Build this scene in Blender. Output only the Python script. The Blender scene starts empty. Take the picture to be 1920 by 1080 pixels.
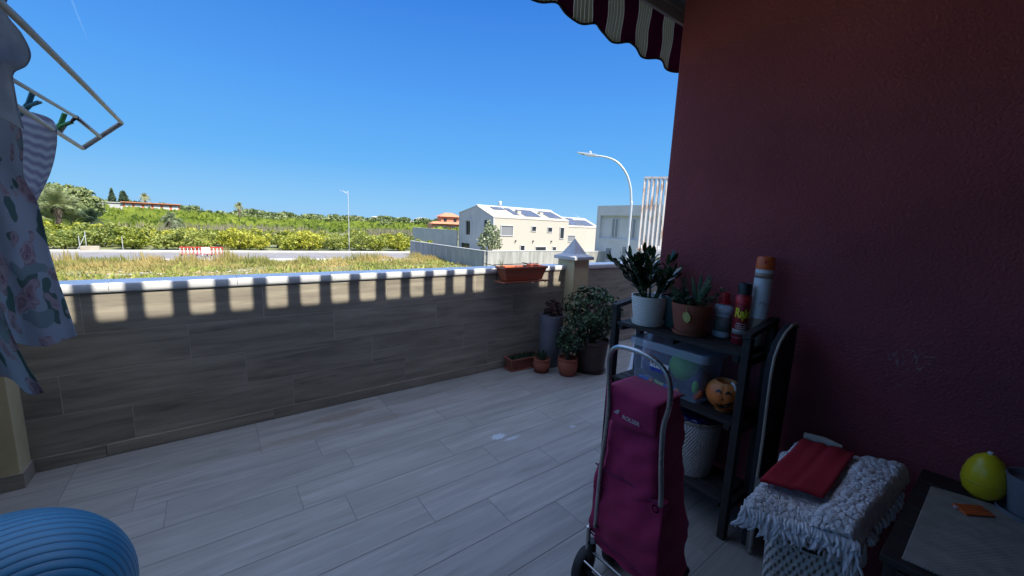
import bpy, bmesh, math, random
from mathutils import Vector, Matrix, noise as mnoise
from math import sin, cos, pi, radians, hypot, atan2, sqrt
R = random.Random(7)
S = bpy.context.scene
COL = S.collection

# ------------------------------------------------------------ camera, sky, sun, exposure
def cam_basis(az, pitch, roll):
    az, pitch, roll = map(radians, (az, pitch, roll))
    f = Vector((sin(az)*cos(pitch), cos(az)*cos(pitch), -sin(pitch)))
    r = Vector((cos(az), -sin(az), 0)); u = r.cross(f)
    return r*cos(roll)+u*sin(roll), -r*sin(roll)+u*cos(roll), f
cr, cu, cf = cam_basis(37.5, 9.0, 2.4)
cd = bpy.data.cameras.new('camera'); cam = bpy.data.objects.new('camera', cd); COL.objects.link(cam)
cd.sensor_width = 36; cd.lens = 740/1920*36; cd.clip_start = .02; cd.clip_end = 20000
m = Matrix((cr, cu, -cf)).transposed().to_4x4(); m.translation = Vector((0, 0, 1.5)); cam.matrix_world = m
S.camera = cam
SUNV = Vector((.35, -1, 1.466)).normalized()
w = bpy.data.worlds.new('World'); S.world = w; w.use_nodes = True
nt = w.node_tree; bg = nt.nodes['Background']
sky = nt.nodes.new('ShaderNodeTexSky'); sky.sky_type = 'NISHITA'; sky.sun_disc = False
sky.sun_elevation = math.asin(SUNV.z); sky.sun_rotation = atan2(SUNV.x, SUNV.y)
sky.air_density = 1.15; sky.dust_density = .25; sky.ozone_density = 2.6; sky.altitude = 0
# clear-day grade of the low sky, the high sky is the sky texture multiplied up as added fill light
tc = nt.nodes.new('ShaderNodeTexCoord'); sp0 = nt.nodes.new('ShaderNodeSeparateXYZ'); nt.links.new(tc.outputs['Generated'], sp0.inputs[0])
rmp = nt.nodes.new('ShaderNodeValToRGB'); nt.links.new(sp0.outputs[2], rmp.inputs[0]); el = rmp.color_ramp.elements
stops = [(0, (.33, .61, .93)), (.03, (.285, .60, .94)), (.13, (.145, .47, .94)), (.28, (.088, .35, .90)), (.46, (.043, .225, .76)), (.7, (.04, .20, .72))]
while len(el) < len(stops): el.new(.5)
for i, (p, c) in enumerate(stops): el[i].position = p; el[i].color = (*c, 1)
vs_ = nt.nodes.new('ShaderNodeVectorMath'); vs_.operation = 'SCALE'; nt.links.new(rmp.outputs[0], vs_.inputs[0]); vs_.inputs['Scale'].default_value = 1/(.15*2)
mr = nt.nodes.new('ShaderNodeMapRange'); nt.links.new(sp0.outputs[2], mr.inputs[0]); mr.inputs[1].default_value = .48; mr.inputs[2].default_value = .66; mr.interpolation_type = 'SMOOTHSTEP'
mx = nt.nodes.new('ShaderNodeMix'); mx.data_type = 'RGBA'; nt.links.new(mr.outputs[0], mx.inputs[0]); nt.links.new(vs_.outputs[0], mx.inputs[6]); high_sky_fill = nt.nodes.new('ShaderNodeVectorMath'); high_sky_fill.operation = 'MULTIPLY'; nt.links.new(sky.outputs[0], high_sky_fill.inputs[0]); high_sky_fill.inputs[1].default_value = (2.9, 2.3, 1.95)   # unseen high sky lifted and warmed to fill the shaded terrace with light
nt.links.new(high_sky_fill.outputs[0], mx.inputs[7])
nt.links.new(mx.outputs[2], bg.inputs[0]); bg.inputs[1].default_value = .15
sl = bpy.data.lights.new('sun', 'SUN'); sl.energy = 4.9; sl.angle = radians(.48); sl.color = (1, .93, .80)
so = bpy.data.objects.new('sun', sl); COL.objects.link(so)
so.rotation_euler = SUNV.to_track_quat('Z', 'Y').to_euler()
S.view_settings.view_transform = 'Standard'; S.view_settings.look = 'None'
S.view_settings.gamma = 1; S.view_settings.exposure = 1.0
S.render.engine = 'CYCLES'

# ------------------------------------------------------------ helpers
class MB:
    def __init__(s): s.v = []; s.f = []; s.mi = []; s.c = []; s.cur = 0
    def add(s, vs, fs, mi=0):
        b = len(s.v); s.v += [tuple(v) for v in vs]
        for f in fs: s.f.append([i+b for i in f]); s.mi.append(mi)
    def box(s, x0, y0, z0, x1, y1, z1, mi=0, M=None):
        vs = [Vector((x, y, z)) for z in (z0, z1) for y in (y0, y1) for x in (x0, x1)]
        if M: vs = [M @ v for v in vs]
        s.add(vs, [(0,2,3,1),(4,5,7,6),(0,1,5,4),(2,6,7,3),(0,4,6,2),(1,3,7,5)], mi)
    def tube(s, pts, r, n=8, mi=0, cap=True):
        pts = [Vector(p) for p in pts]; k = len(pts)
        rs = r if isinstance(r, (list, tuple)) else [r]*k
        rings = []; up = None
        for i, p in enumerate(pts):
            t = (pts[min(i+1, k-1)]-pts[max(i-1, 0)])
            t = t.normalized() if t.length > 1e-9 else Vector((0, 0, 1))
            if up is None: up = t.orthogonal().normalized()
            a = (up-t*up.dot(t)); a = a.normalized() if a.length > 1e-6 else t.orthogonal().normalized()
            up = a; b = t.cross(a)
            rings.append([p+(a*cos(2*pi*j/n)+b*sin(2*pi*j/n))*rs[i] for j in range(n)])
        vs = [v for g in rings for v in g]
        fs = [(i*n+j, i*n+(j+1) % n, (i+1)*n+(j+1) % n, (i+1)*n+j) for i in range(k-1) for j in range(n)]
        if cap: fs += [tuple(range(n))[::-1], tuple((k-1)*n+j for j in range(n))]
        s.add(vs, fs, mi)
    def lathe(s, prof, n=40, c=(0, 0, 0), mi=0, sx=1, sy=1):
        vs = []
        for r, z in prof:
            for j in range(n): vs.append((c[0]+r*cos(2*pi*j/n)*sx, c[1]+r*sin(2*pi*j/n)*sy, c[2]+z))
        fs = [(i*n+j, i*n+(j+1) % n, (i+1)*n+(j+1) % n, (i+1)*n+j) for i in range(len(prof)-1) for j in range(n)]
        s.add(vs, fs, mi)
        if prof[0][0] > 1e-4: s.add([vs[j] for j in range(n)], [tuple(range(n))[::-1]], mi)
        if prof[-1][0] > 1e-4: s.add([vs[(len(prof)-1)*n+j] for j in range(n)], [tuple(range(n))], mi)
    def prism(s, poly, a, b, axis='y', mi=0):
        n = len(poly)
        def P(u, v, t): return {'y': (u, t, v), 'x': (t, u, v), 'z': (u, v, t)}[axis]
        vs = [P(u, v, a) for u, v in poly]+[P(u, v, b) for u, v in poly]
        fs = [tuple(range(n))[::-1], tuple(range(n, 2*n))]+[(i, (i+1) % n, n+(i+1) % n, n+i) for i in range(n)]
        s.add(vs, fs, mi)
    def quad(s, a, b, c, d, mi=0): s.add([a, b, c, d], [(0, 1, 2, 3)], mi)
    def leaf(s, p, d, nrm, L, W, mi=0, bend=.15, tip=.0, fold=.12):
        p = Vector(p); d = Vector(d).normalized(); nrm = Vector(nrm)
        nrm = (nrm-d*nrm.dot(d)); nrm = nrm.normalized() if nrm.length > 1e-5 else d.orthogonal().normalized()
        q = d.cross(nrm)
        vs = []; st = [(0, .12), (.3, .8), (.62, 1), (.86, .6)]
        for t, ww in st:
            c = p+d*L*t-nrm*bend*L*t*t
            vs += [c-q*W*.5*ww+nrm*fold*W*ww, c, c+q*W*.5*ww+nrm*fold*W*ww]
        vs.append(p+d*L-nrm*bend*L)
        fs = []
        for i in range(3):
            a = i*3
            fs += [(a, a+1, a+4, a+3), (a+1, a+2, a+5, a+4)]
        fs += [(9, 10, 12), (10, 11, 12)]
        s.add(vs, fs, mi)
    def build(s, name, mats, parent=None, smooth=False, loc=None, bevel=0, sub=0, fix=True, solid=0):
        me = bpy.data.meshes.new(name); me.from_pydata([tuple(v) for v in s.v], [], s.f)
        if not isinstance(mats, (list, tuple)): mats = [mats]
        for mm in mats: me.materials.append(mm)
        me.polygons.foreach_set('material_index', s.mi)
        if smooth: me.polygons.foreach_set('use_smooth', [True]*len(me.polygons))
        if fix and len(s.f) < 60000:
            bm = bmesh.new(); bm.from_mesh(me)
            if smooth: bmesh.ops.remove_doubles(bm, verts=bm.verts, dist=1e-5)
            bmesh.ops.recalc_face_normals(bm, faces=bm.faces); bm.to_mesh(me); bm.free()
        if smooth == 2: me.set_sharp_from_angle(angle=radians(38))
        me.update()
        o = bpy.data.objects.new(name, me); COL.objects.link(o)
        if parent is not None: o.parent = parent
        if loc: o.location = loc
        if solid:
            md = o.modifiers.new('s', 'SOLIDIFY'); md.thickness = solid; md.offset = 0
        if bevel:
            md = o.modifiers.new('b', 'BEVEL'); md.width = bevel; md.segments = 2; md.limit_method = 'ANGLE'
        if sub:
            md = o.modifiers.new('u', 'SUBSURF'); md.levels = sub; md.render_levels = sub
        return o
def tag(o, label=None, cat=None, group=None, kind=None):
    if label: o['label'] = label
    if cat: o['category'] = cat
    if group: o['group'] = group
    if kind: o['kind'] = kind
    return o
def empty(name, loc=(0, 0, 0), rz=0, label=None, cat=None, group=None):
    o = bpy.data.objects.new(name, None); COL.objects.link(o); o.empty_display_size = .1
    o.location = loc; o.rotation_euler = (0, 0, rz)
    return tag(o, label, cat, group)
KIDS = {}
def copy_tree(o, parent=None):
    c = o.copy(); COL.objects.link(c)
    if parent is not None: c.parent = parent
    for ch in list(o.children): copy_tree(ch, c)
    return c
def text_faces(txt, size, bold=0):
    cu = bpy.data.curves.new('t', 'FONT'); cu.body = txt; cu.size = size; cu.align_x = 'CENTER'; cu.align_y = 'CENTER'; cu.offset = bold*size
    to = bpy.data.objects.new('t', cu); COL.objects.link(to)
    dg = bpy.context.evaluated_depsgraph_get(); me = to.evaluated_get(dg).to_mesh()
    vs = [v.co.copy() for v in me.vertices]; fs = [list(p.vertices) for p in me.polygons]
    bpy.data.objects.remove(to); return vs, fs

# ------------------------------------------------------------ materials
def srgb(r, g, b):
    f = lambda c: ((c/255+.055)/1.055)**2.4 if c > 10 else c/255/12.92
    return (f(r), f(g), f(b))
class N:
    def __init__(s, name):
        s.m = bpy.data.materials.new(name); s.m.use_nodes = True; s.t = s.m.node_tree
        s.p = s.t.nodes['Principled BSDF']; s.out = s.t.nodes['Material Output']
    def n(s, typ, **kw):
        x = s.t.nodes.new(typ)
        for k, v in kw.items(): setattr(x, k, v)
        return x
    def l(s, a, b): s.t.links.new(a, b)
    def math(s, op, a, b=None, clamp=False):
        x = s.n('ShaderNodeMath', operation=op); x.use_clamp = clamp
        for i, v in enumerate((a, b)):
            if v is None: continue
            if isinstance(v, (int, float)): x.inputs[i].default_value = v
            else: s.l(v, x.inputs[i])
        return x.outputs[0]
    def mix(s, f, a, b, mode='MIX'):
        x = s.n('ShaderNodeMix', data_type='RGBA', blend_type=mode)
        for i, v in ((0, f), (6, a), (7, b)):
            if isinstance(v, (int, float)): x.inputs[i].default_value = v
            elif isinstance(v, (tuple, list)): x.inputs[i].default_value = (*v[:3], 1)
            else: s.l(v, x.inputs[i])
        return x.outputs[2]
    def coord(s, kind='Object'): return s.n('ShaderNodeTexCoord').outputs[kind]
    def pos(s): return s.n('ShaderNodeNewGeometry').outputs['Position']
    def mapv(s, v, sc=(1, 1, 1), lo=(0, 0, 0), rot=(0, 0, 0)):
        x = s.n('ShaderNodeMapping'); s.l(v, x.inputs[0]); x.inputs['Scale'].default_value = sc
        x.inputs['Location'].default_value = lo; x.inputs['Rotation'].default_value = rot; return x.outputs[0]
    def noise(s, v, sc, det=3, rough=.55, dist=0):
        x = s.n('ShaderNodeTexNoise'); s.l(v, x.inputs['Vector']); x.inputs['Scale'].default_value = sc
        x.inputs['Detail'].default_value = det; x.inputs['Roughness'].default_value = rough; x.inputs['Distortion'].default_value = dist
        return x.outputs['Fac']
    def voro(s, v, sc, feature='F1', out='Distance'):
        x = s.n('ShaderNodeTexVoronoi', feature=feature); s.l(v, x.inputs['Vector']); x.inputs['Scale'].default_value = sc
        return x.outputs[out]
    def ramp(s, f, *st):
        x = s.n('ShaderNodeValToRGB'); s.l(f, x.inputs[0]); e = x.color_ramp.elements
        while len(e) < len(st): e.new(.5)
        for i, (p, c) in enumerate(st):
            e[i].position = p; e[i].color = (*c, 1) if isinstance(c, (tuple, list)) else (c, c, c, 1)
        return x.outputs[0]
    def sep(s, v):
        x = s.n('ShaderNodeSeparateXYZ'); s.l(v, x.inputs[0]); return x.outputs
    def bump(s, h, st=.3, d=.01):
        x = s.n('ShaderNodeBump'); s.l(h, x.inputs['Height']); x.inputs['Strength'].default_value = st
        x.inputs['Distance'].default_value = d; s.l(x.outputs[0], s.p.inputs['Normal'])
    def col(s, c):
        if isinstance(c, (tuple, list)): s.p.inputs['Base Color'].default_value = (*c, 1)
        else: s.l(c, s.p.inputs['Base Color'])
    def rough(s, v):
        if isinstance(v, (int, float)): s.p.inputs['Roughness'].default_value = v
        else: s.l(v, s.p.inputs['Roughness'])
def simple(name, c, rough=.6, metal=0, var=.2, sc=8, bump=.15, bs=None, bd=.003, spec=.5, c2=None, gl=None, sheen=0, stretch=(1, 1, 1), rvar=False):
    a = N(name); v = a.mapv(a.coord(), stretch); n1 = a.noise(v, sc, 4)
    c2 = c2 or tuple(x*(1-var) for x in c); chi = tuple(min(1, x*(1+var)) for x in c)
    k = a.ramp(n1, (.3, c2), (.7, chi))
    if rvar:
        oi = a.n('ShaderNodeObjectInfo').outputs['Random']
        k = a.mix(a.math('MULTIPLY', oi, .5), k, tuple(x*.55 for x in c))
    a.col(k); a.rough(a.math('ADD', a.math('MULTIPLY', a.noise(v, sc*2.3), .2), rough-.1))
    a.p.inputs['Metallic'].default_value = metal; a.p.inputs['Specular IOR Level'].default_value = spec
    if sheen: a.p.inputs['Sheen Weight'].default_value = sheen
    if bump: a.bump(a.noise(v, bs or sc*8, 3), bump, bd)
    return a.m

def mat_planks(name, dark, light, grout, rough, vertical=False, grain=1.0, stains=False):
    a = N(name); at = a.n('ShaderNodeAttribute', attribute_name='tone').outputs
    co = a.coord()
    cx = a.n('ShaderNodeVectorMath', operation='ADD'); a.l(co, cx.inputs[0])
    off = a.n('ShaderNodeCombineXYZ'); a.l(a.math('MULTIPLY', at['Fac'], 37.0), off.inputs[0])
    a.l(a.math('MULTIPLY', at['Fac'], 91.0), off.inputs[1]); a.l(a.math('MULTIPLY', at['Fac'], 53.0), off.inputs[2])
    a.l(off.outputs[0], cx.inputs[1]); v = cx.outputs[0]
    sq = (1.3, 14, 14)
    n1 = a.noise(a.mapv(v, sq), 1.2, 5, .6, .8)
    n2 = a.noise(a.mapv(v, (5, 90, 90)), 1.4, 3, .6, .3)
    n3 = a.noise(a.mapv(v, (.9, 3, 3)), 1.6, 3)
    t = a.math('ADD', a.math('MULTIPLY', n1, .55), a.math('MULTIPLY', n3, .3)); t = a.math('ADD', t, a.math('MULTIPLY', n2, .15))
    c = a.ramp(t, (.33, dark), (.5, tuple((x+y)/2 for x, y in zip(dark, light))), (.66, light))
    tn = a.math('ADD', a.math('MULTIPLY', at['Fac'], .22), .89)
    c = a.mix(1, c, a.ramp(tn, (0, 0.0), (1, 1.0)), 'MULTIPLY')
    # knots
    kn = a.voro(a.mapv(v, (1.6, 6, 6)), 1.1)
    kf = a.ramp(kn, (.03, .75), (.12, 1.0)); c = a.mix(1, c, kf, 'MULTIPLY')
    if stains:
        ps = a.pos()
        def blob(cx_, cy_, rx, ry, colr, th, sc, am):
            nonlocal c
            q = a.mapv(ps, (1/rx, 1/ry, 0), (-cx_/rx, -cy_/ry, 0))
            ln = a.n('ShaderNodeVectorMath', operation='LENGTH'); a.l(q, ln.inputs[0])
            f = a.math('SUBTRACT', a.math('MULTIPLY', a.noise(ps, sc, 5, .7), 1.9), a.math('ADD', ln.outputs[1], th))
            f = a.math('MULTIPLY', f, am*4, True); f = a.math('MINIMUM', f, am)
            c = a.mix(f, c, colr)
        blob(.74, 3.03, .22, .07, (.17, .10, .045), -.1, 12, .35)
        blob(.45, 2.85, .35, .06, (.17, .10, .045), 0.0, 10, .25)
        blob(.95, 2.8, .2, .05, (.15, .09, .05), 0.0, 14, .3)
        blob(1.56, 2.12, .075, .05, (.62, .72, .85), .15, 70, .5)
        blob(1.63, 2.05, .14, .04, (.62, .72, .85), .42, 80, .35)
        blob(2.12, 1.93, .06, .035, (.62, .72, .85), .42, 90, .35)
        blob(1.0, 1.9, .8, .5, (.3, .27, .24), .2, 5, .12)
    a.col(c); a.rough(a.math('ADD', a.math('MULTIPLY', n1, .18), rough)); a.bump(n2, .12, .002)
    return a.m
M = {}
M['floor'] = mat_planks('floor_planks', (.20, .19, .172), (.37, .355, .33), None, .40, stains=True)
M['clad'] = mat_planks('wall_planks', (.145, .13, .107), (.40, .36, .285), None, .5)
M['grout_l'] = simple('grout', (.42, .38, .33), .8, bump=0)
M['grout_d'] = simple('floor_grout', (.19, .18, .17), .8, bump=0)
M['coping'] = simple('glazed_coping', (.62, .63, .64), .35, var=.1, sc=6, bump=.05)
M['yellow'] = simple('yellow_render', (.50, .42, .25), .9, var=.12, sc=5, bump=.5, bs=140, bd=.004)
M['capstone'] = simple('cap_stone', (.42, .43, .45), .8, var=.15, sc=9, bump=.3, bs=80)
# red render, with the chalky scratches
a = N('red_render'); ps = a.pos()
n1 = a.noise(ps, 1.3, 4); n2 = a.noise(ps, 150, 3, .6); n3 = a.noise(ps, 85, 3)
c = a.ramp(a.math('ADD', a.math('MULTIPLY', n1, .7), a.math('MULTIPLY', a.noise(ps, 5, 5, .7), .3)), (.30, (.24, .050, .066)), (.70, (.40, .086, .105)))
def sblob(cy, cz, ry, rz, th, sc, am, rot):
    global c
    q = a.mapv(ps, (0, 1/ry, 1/rz), (0, -cy/ry, -cz/rz))
    ln = a.n('ShaderNodeVectorMath', operation='LENGTH'); a.l(q, ln.inputs[0])
    mask = a.math('SUBTRACT', 1.0, ln.outputs[1], True)
    v = a.voro(a.mapv(ps, (1, 1, .55), (0, 0, 0), (rot, 0, 0)), sc, 'DISTANCE_TO_EDGE')
    nz = a.noise(ps, 55, 4, .7)
    line = a.math('LESS_THAN', a.math('ADD', v, a.math('MULTIPLY', a.math('SUBTRACT', nz, .5), .22)), .008)
    f = a.math('MULTIPLY', a.math('MULTIPLY', line, a.math('GREATER_THAN', a.math('ADD', mask, a.math('SUBTRACT', nz, .5)), th)), am)
    c = a.mix(f, c, (.50, .45, .45))
sblob(.235, 1.03, .10, .065, .22, 46, .8, .6)
sblob(.28, .96, .10, .15, .38, 34, .3, -.5)
sblob(.42, .99, .15, .12, .42, 38, .22, .3)
sblob(.15, 1.01, .09, .02, .45, 60, .45, 1.2)
c = a.mix(a.math('MULTIPLY', n3, .35), c, (.17, .04, .05)); a.col(c); a.rough(.85); a.bump(a.math('ADD', a.math('MULTIPLY', n2, .6), n3), .9, .007); M['red'] = a.m
M['ceiling'] = simple('ceiling_paint', (.16, .16, .18), .9, bump=.2)
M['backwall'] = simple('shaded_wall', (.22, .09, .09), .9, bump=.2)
M['white'] = simple('white_plaster', (.46, .46, .45), .85, var=.08, sc=.8, bump=.2, bs=20, bd=.01)
M['cream'] = simple('cream_plaster', (.42, .395, .33), .85, var=.15, bump=.2, bs=12, bd=.01)
M['gable'] = simple('grey_plaster', (.40, .40, .385), .85, var=.08, sc=.6, bump=.2, bs=12, bd=.01)
M['concrete'] = simple('board_concrete', (.29, .29, .275), .85, var=.28, sc=1.0, bump=.3, bs=9, bd=.02, stretch=(2.6, 2.6, .35))
M['dark'] = simple('dark_glass', (.02, .025, .03), .15, bump=0, var=.1)
M['glass'] = simple('grey_shutter', (.20, .21, .22), .4, bump=0, var=.1)
M['panel'] = simple('solar_glass', (.065, .078, .11), .3, bump=0, var=.25, sc=.6)
M['panelframe'] = simple('panel_frame', (.35, .36, .38), .4, metal=.6, bump=0)
M['paint'] = simple('white_metal_paint', (.66, .66, .65), .4, var=.06, bump=.03)
M['lamp_metal'] = simple('galvanised_paint', (.52, .54, .56), .4, metal=.25, var=.08, bump=.03)
M['chrome'] = simple('steel_tube', (.42, .42, .43), .28, metal=.9, var=.1, bump=.02)
M['rackm'] = simple('rack_coating', (.50, .46, .44), .5, metal=.0, var=.1, bump=.05)
M['black'] = simple('black_plastic', (.018, .018, .02), .45, var=.2, bump=.05)
M['tyre'] = simple('rubber', (.025, .025, .028), .75, var=.2, bump=.1)
M['terra'] = simple('terracotta', (.31, .09, .052), .75, var=.15, sc=9, bump=.2, bs=60)
M['terra2'] = simple('plastic_terracotta', (.33, .09, .045), .45, var=.08, sc=7, bump=.04)
M['terra_pl'] = simple('dark_red_clay', (.24, .075, .05), .7, var=.2, sc=9, bump=.2)
M['whitepot'] = simple('white_pot_plastic', (.66, .65, .60), .5, var=.06, bump=.05)
M['teal'] = simple('dark_green_plastic', (.05, .10, .10), .5, var=.1)
M['greypot'] = simple('grey_pot', (.20, .20, .23), .6, var=.12, sc=6)
M['brownpot'] = simple('brown_pot', (.055, .035, .028), .6, var=.2)
M['soil'] = simple('soil', (.035, .025, .018), .95, var=.5, sc=60, bump=1, bs=90, bd=.01)
def leafmat(name, c1, c2, rough=.45, sc=14, tr=.25):
    a = N(name); n1 = a.noise(a.coord(), sc, 3)
    oi = a.n('ShaderNodeObjectInfo').outputs['Random']
    f = a.math('ADD', n1, a.math('MULTIPLY', a.math('SUBTRACT', oi, .5), .25))
    c = a.ramp(f, (.34, c1), (.64, c2)); a.col(c); a.rough(rough)
    if tr:
        tb = a.n('ShaderNodeBsdfTranslucent'); a.l(c, tb.inputs[0]); ms = a.n('ShaderNodeMixShader')
        ms.inputs[0].default_value = tr; a.l(a.p.outputs[0], ms.inputs[1]); a.l(tb.outputs[0], ms.inputs[2]); a.l(ms.outputs[0], a.out.inputs[0])
    return a.m
M['jade'] = leafmat('jade_leaves', (.035, .068, .03), (.105, .165, .075), .35, 9)
M['zz'] = leafmat('glossy_leaves', (.012, .035, .014), (.04, .085, .03), .22, 9, .1)
M['fern'] = leafmat('soft_green_leaves', (.04, .09, .045), (.16, .24, .14), .5, 12)
M['purple'] = leafmat('dark_red_leaves', (.045, .02, .02), (.10, .05, .045), .5, 12)
M['bright'] = leafmat('bright_leaf', (.12, .22, .02), (.3, .42, .05), .4, 20)
M['yleaf'] = leafmat('withered_yellow_leaf', (.45, .42, .10), (.62, .58, .22), .5, 30)
M['stem'] = simple('green_stem', (.06, .09, .04), .6)
M['bark'] = simple('bark', (.12, .09, .065), .9, var=.3, sc=5, bump=.6)
M['citrus'] = leafmat('citrus_leaves', (.18, .23, .028), (.47, .46, .055), .5, 2.2, .35)
M['citrus2'] = leafmat('dull_citrus_leaves', (.15, .20, .04), (.37, .39, .085), .5, 2.2, .3)
M['grove'] = leafmat('grove_canopy', (.13, .19, .022), (.29, .35, .045), .6, .06, .3)
M['palmleaf'] = leafmat('palm_fronds', (.15, .19, .075), (.38, .40, .19), .45, .5, .25)
M['drypalm'] = leafmat('dry_fronds', (.09, .075, .05), (.22, .18, .12), .7, 1, .1)
M['darktree'] = leafmat('dark_tree_leaves', (.085, .13, .04), (.22, .26, .10), .6, .4, .2)
M['cypress'] = leafmat('cypress_leaves', (.02, .05, .025), (.06, .095, .05), .7, .6, .1)
M['olive'] = leafmat('olive_leaves', (.10, .14, .06), (.30, .34, .20), .5, 1.2, .25)
M['grass'] = leafmat('dry_grass', (.15, .19, .035), (.42, .33, .12), .8, .30, .35)
M['reed'] = leafmat('grey_reeds', (.13, .13, .07), (.26, .24, .15), .8, .12, .3)
M['wood'] = simple('dark_stained_wood', (.022, .018, .017), .7, var=.35, sc=3, bump=.3, bs=20, stretch=(8, 1, 8))
M['tablewood'] = simple('dark_table_wood', (.028, .024, .022), .5, var=.35, sc=3, bump=.3, bs=20, stretch=(1, 8, 8))
M['magenta'] = simple('magenta_cloth', (.35, .014, .088), .85, var=.16, sc=5, bump=.35, bs=420, bd=.0015, sheen=.06)
M['magenta_d'] = simple('magenta_piping', (.15, .01, .07), .8, bump=0)
M['logo'] = simple('printed_silver', (.55, .5, .52), .5, bump=0)
M['redcloth'] = simple('red_microfibre', (.36, .012, .025), .95, var=.12, sc=8, bump=.4, bs=350, bd=.002)
M['rug'] = simple('chenille', (.78, .76, .78), .95, var=.18, sc=45, bump=1, bs=130, bd=.008)
M['fringe'] = simple('cotton_fringe', (.84, .84, .88), .95, var=.12, sc=30, bump=.6, bs=250, bd=.002)
M['mat'] = None
M['blueball'] = None
M['paperwhite'] = simple('white_sack', (.70, .74, .80), .6, var=.06, sc=4, bump=.4, bs=14, bd=.02)
M['label_white'] = simple('label_white', (.75, .75, .75), .5, bump=0, var=.03)
M['label_blue'] = simple('label_blue', (.02, .05, .35), .5, bump=0, var=.03)
M['label_red'] = simple('label_red', (.5, .02, .03), .5, bump=0, var=.03)
M['label_yellow'] = simple('label_yellow', (.75, .68, .02), .5, bump=0, var=.03)
M['label_grey'] = simple('label_grey', (.30, .28, .28), .5, bump=0, var=.05)
M['canred'] = simple('can_red', (.30, .018, .03), .35, metal=.2, var=.05, bump=0)
M['canwhite'] = simple('can_white', (.60, .62, .66), .35, var=.05, bump=0)
M['orangecap'] = simple('orange_cap', (.72, .13, .03), .4, var=.04, bump=0)
M['redcap'] = simple('red_cap', (.45, .01, .025), .4, var=.04, bump=0)
M['bottle'] = simple('bottle_plastic', (.55, .58, .66), .4, var=.04, bump=0)
M['bottlelabel'] = simple('bottle_label', (.20, .19, .18), .6, var=.35, sc=40, bump=0)
M['blueplastic'] = simple('blue_toy', (.02, .12, .45), .4, var=.1, bump=0)
M['greenplastic'] = simple('green_toy', (.16, .55, .06), .45, var=.15, bump=0)
M['orangeplastic'] = simple('orange_toy', (.75, .16, .04), .4, var=.1, bump=0)
M['purpleplastic'] = simple('purple_toy', (.08, .05, .13), .6, var=.3, bump=0)
M['yellowplastic'] = simple('pale_yellow_toy', (.5, .55, .2), .5, var=.1, bump=0)
M['blueliner'] = simple('blue_bag_film', (.015, .02, .13), .3, var=.3, sc=12, bump=.8, bs=25, bd=.01)
M['rim'] = simple('beige_rim', (.34, .29, .23), .5, var=.15, bump=.05)
M['darkboard'] = simple('dark_board_cover', (.012, .013, .02), .8, var=.2)
M['silverwhite'] = simple('cassette_paint', (.38, .37, .37), .45, var=.05, bump=0)
M['pegblue'] = simple('peg_blue', (.01, .14, .42), .4, bump=0)
M['pegteal'] = simple('peg_teal', (.03, .20, .26), .4, bump=0)
M['peggreen'] = simple('peg_green', (.10, .40, .12), .4, bump=0)
M['brick'] = simple('orange_render', (.58, .25, .15), .85, var=.12, sc=.5, bump=0)
M['rooftile'] = simple('clay_roof', (.42, .18, .10), .85, var=.25, sc=3, bump=.4)
M['redwall'] = simple('red_render_far', (.50, .14, .07), .9, var=.15, sc=.4, bump=0)
M['redpl'] = simple('barrier_red', (.50, .03, .03), .5, bump=0, var=.06)
def trans(name, c, fac, rough=.25):
    a = N(name); a.col(c); a.rough(rough); t = a.n('ShaderNodeBsdfTransparent'); t.inputs[0].default_value = (.93, .96, 1, 1)
    ms = a.n('ShaderNodeMixShader'); lw = a.n('ShaderNodeLayerWeight'); lw.inputs[0].default_value = .35
    f = a.math('ADD', a.math('MULTIPLY', lw.outputs['Facing'], .4), fac, True)
    a.l(f, ms.inputs[0]); a.l(t.outputs[0], ms.inputs[1]); a.l(a.p.outputs[0], ms.inputs[2]); a.l(ms.outputs[0], a.out.inputs[0]); return a.m
M['clear'] = trans('clear_plastic', (.50, .60, .72), .20)
M['cleargrn'] = trans('cloudy_lid', (.50, .60, .68), .45)
# ribbed blue ball
a = N('blue_vinyl'); co = a.coord(); z = a.sep(co)[2]
wv = a.math('POWER', a.math('ABSOLUTE', a.math('SINE', a.math('MULTIPLY', a.math('ARCCOSINE', a.math('DIVIDE', z, .3005)), pi/.088))), .35)
edge = a.math('LESS_THAN', a.math('ABSOLUTE', a.math('SUBTRACT', z, .10)), .185)
rb = a.math('MAXIMUM', wv, a.math('SUBTRACT', 1, edge))
c = a.ramp(a.noise(co, 5, 3), (.3, (.014, .15, .28)), (.7, (.022, .20, .35)))
a.col(a.mix(a.math('SUBTRACT', 1, rb), c, (.004, .04, .10))); a.rough(.42); a.bump(rb, .5, .005); M['blueball'] = a.m
# cork mat
a = N('ribbed_mat'); co = a.coord(); s_ = a.sep(co)
wv = a.math('MULTIPLY', a.math('SINE', a.math('MULTIPLY', s_[0], 700)), a.math('SINE', a.math('MULTIPLY', s_[1], 900)))
a.col(a.ramp(a.math('ADD', a.math('MULTIPLY', wv, .25), a.noise(co, 20)), (.2, (.27, .235, .19)), (.9, (.50, .45, .38)))); a.rough(.9); a.bump(wv, .6, .003); M['mat'] = a.m
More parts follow.
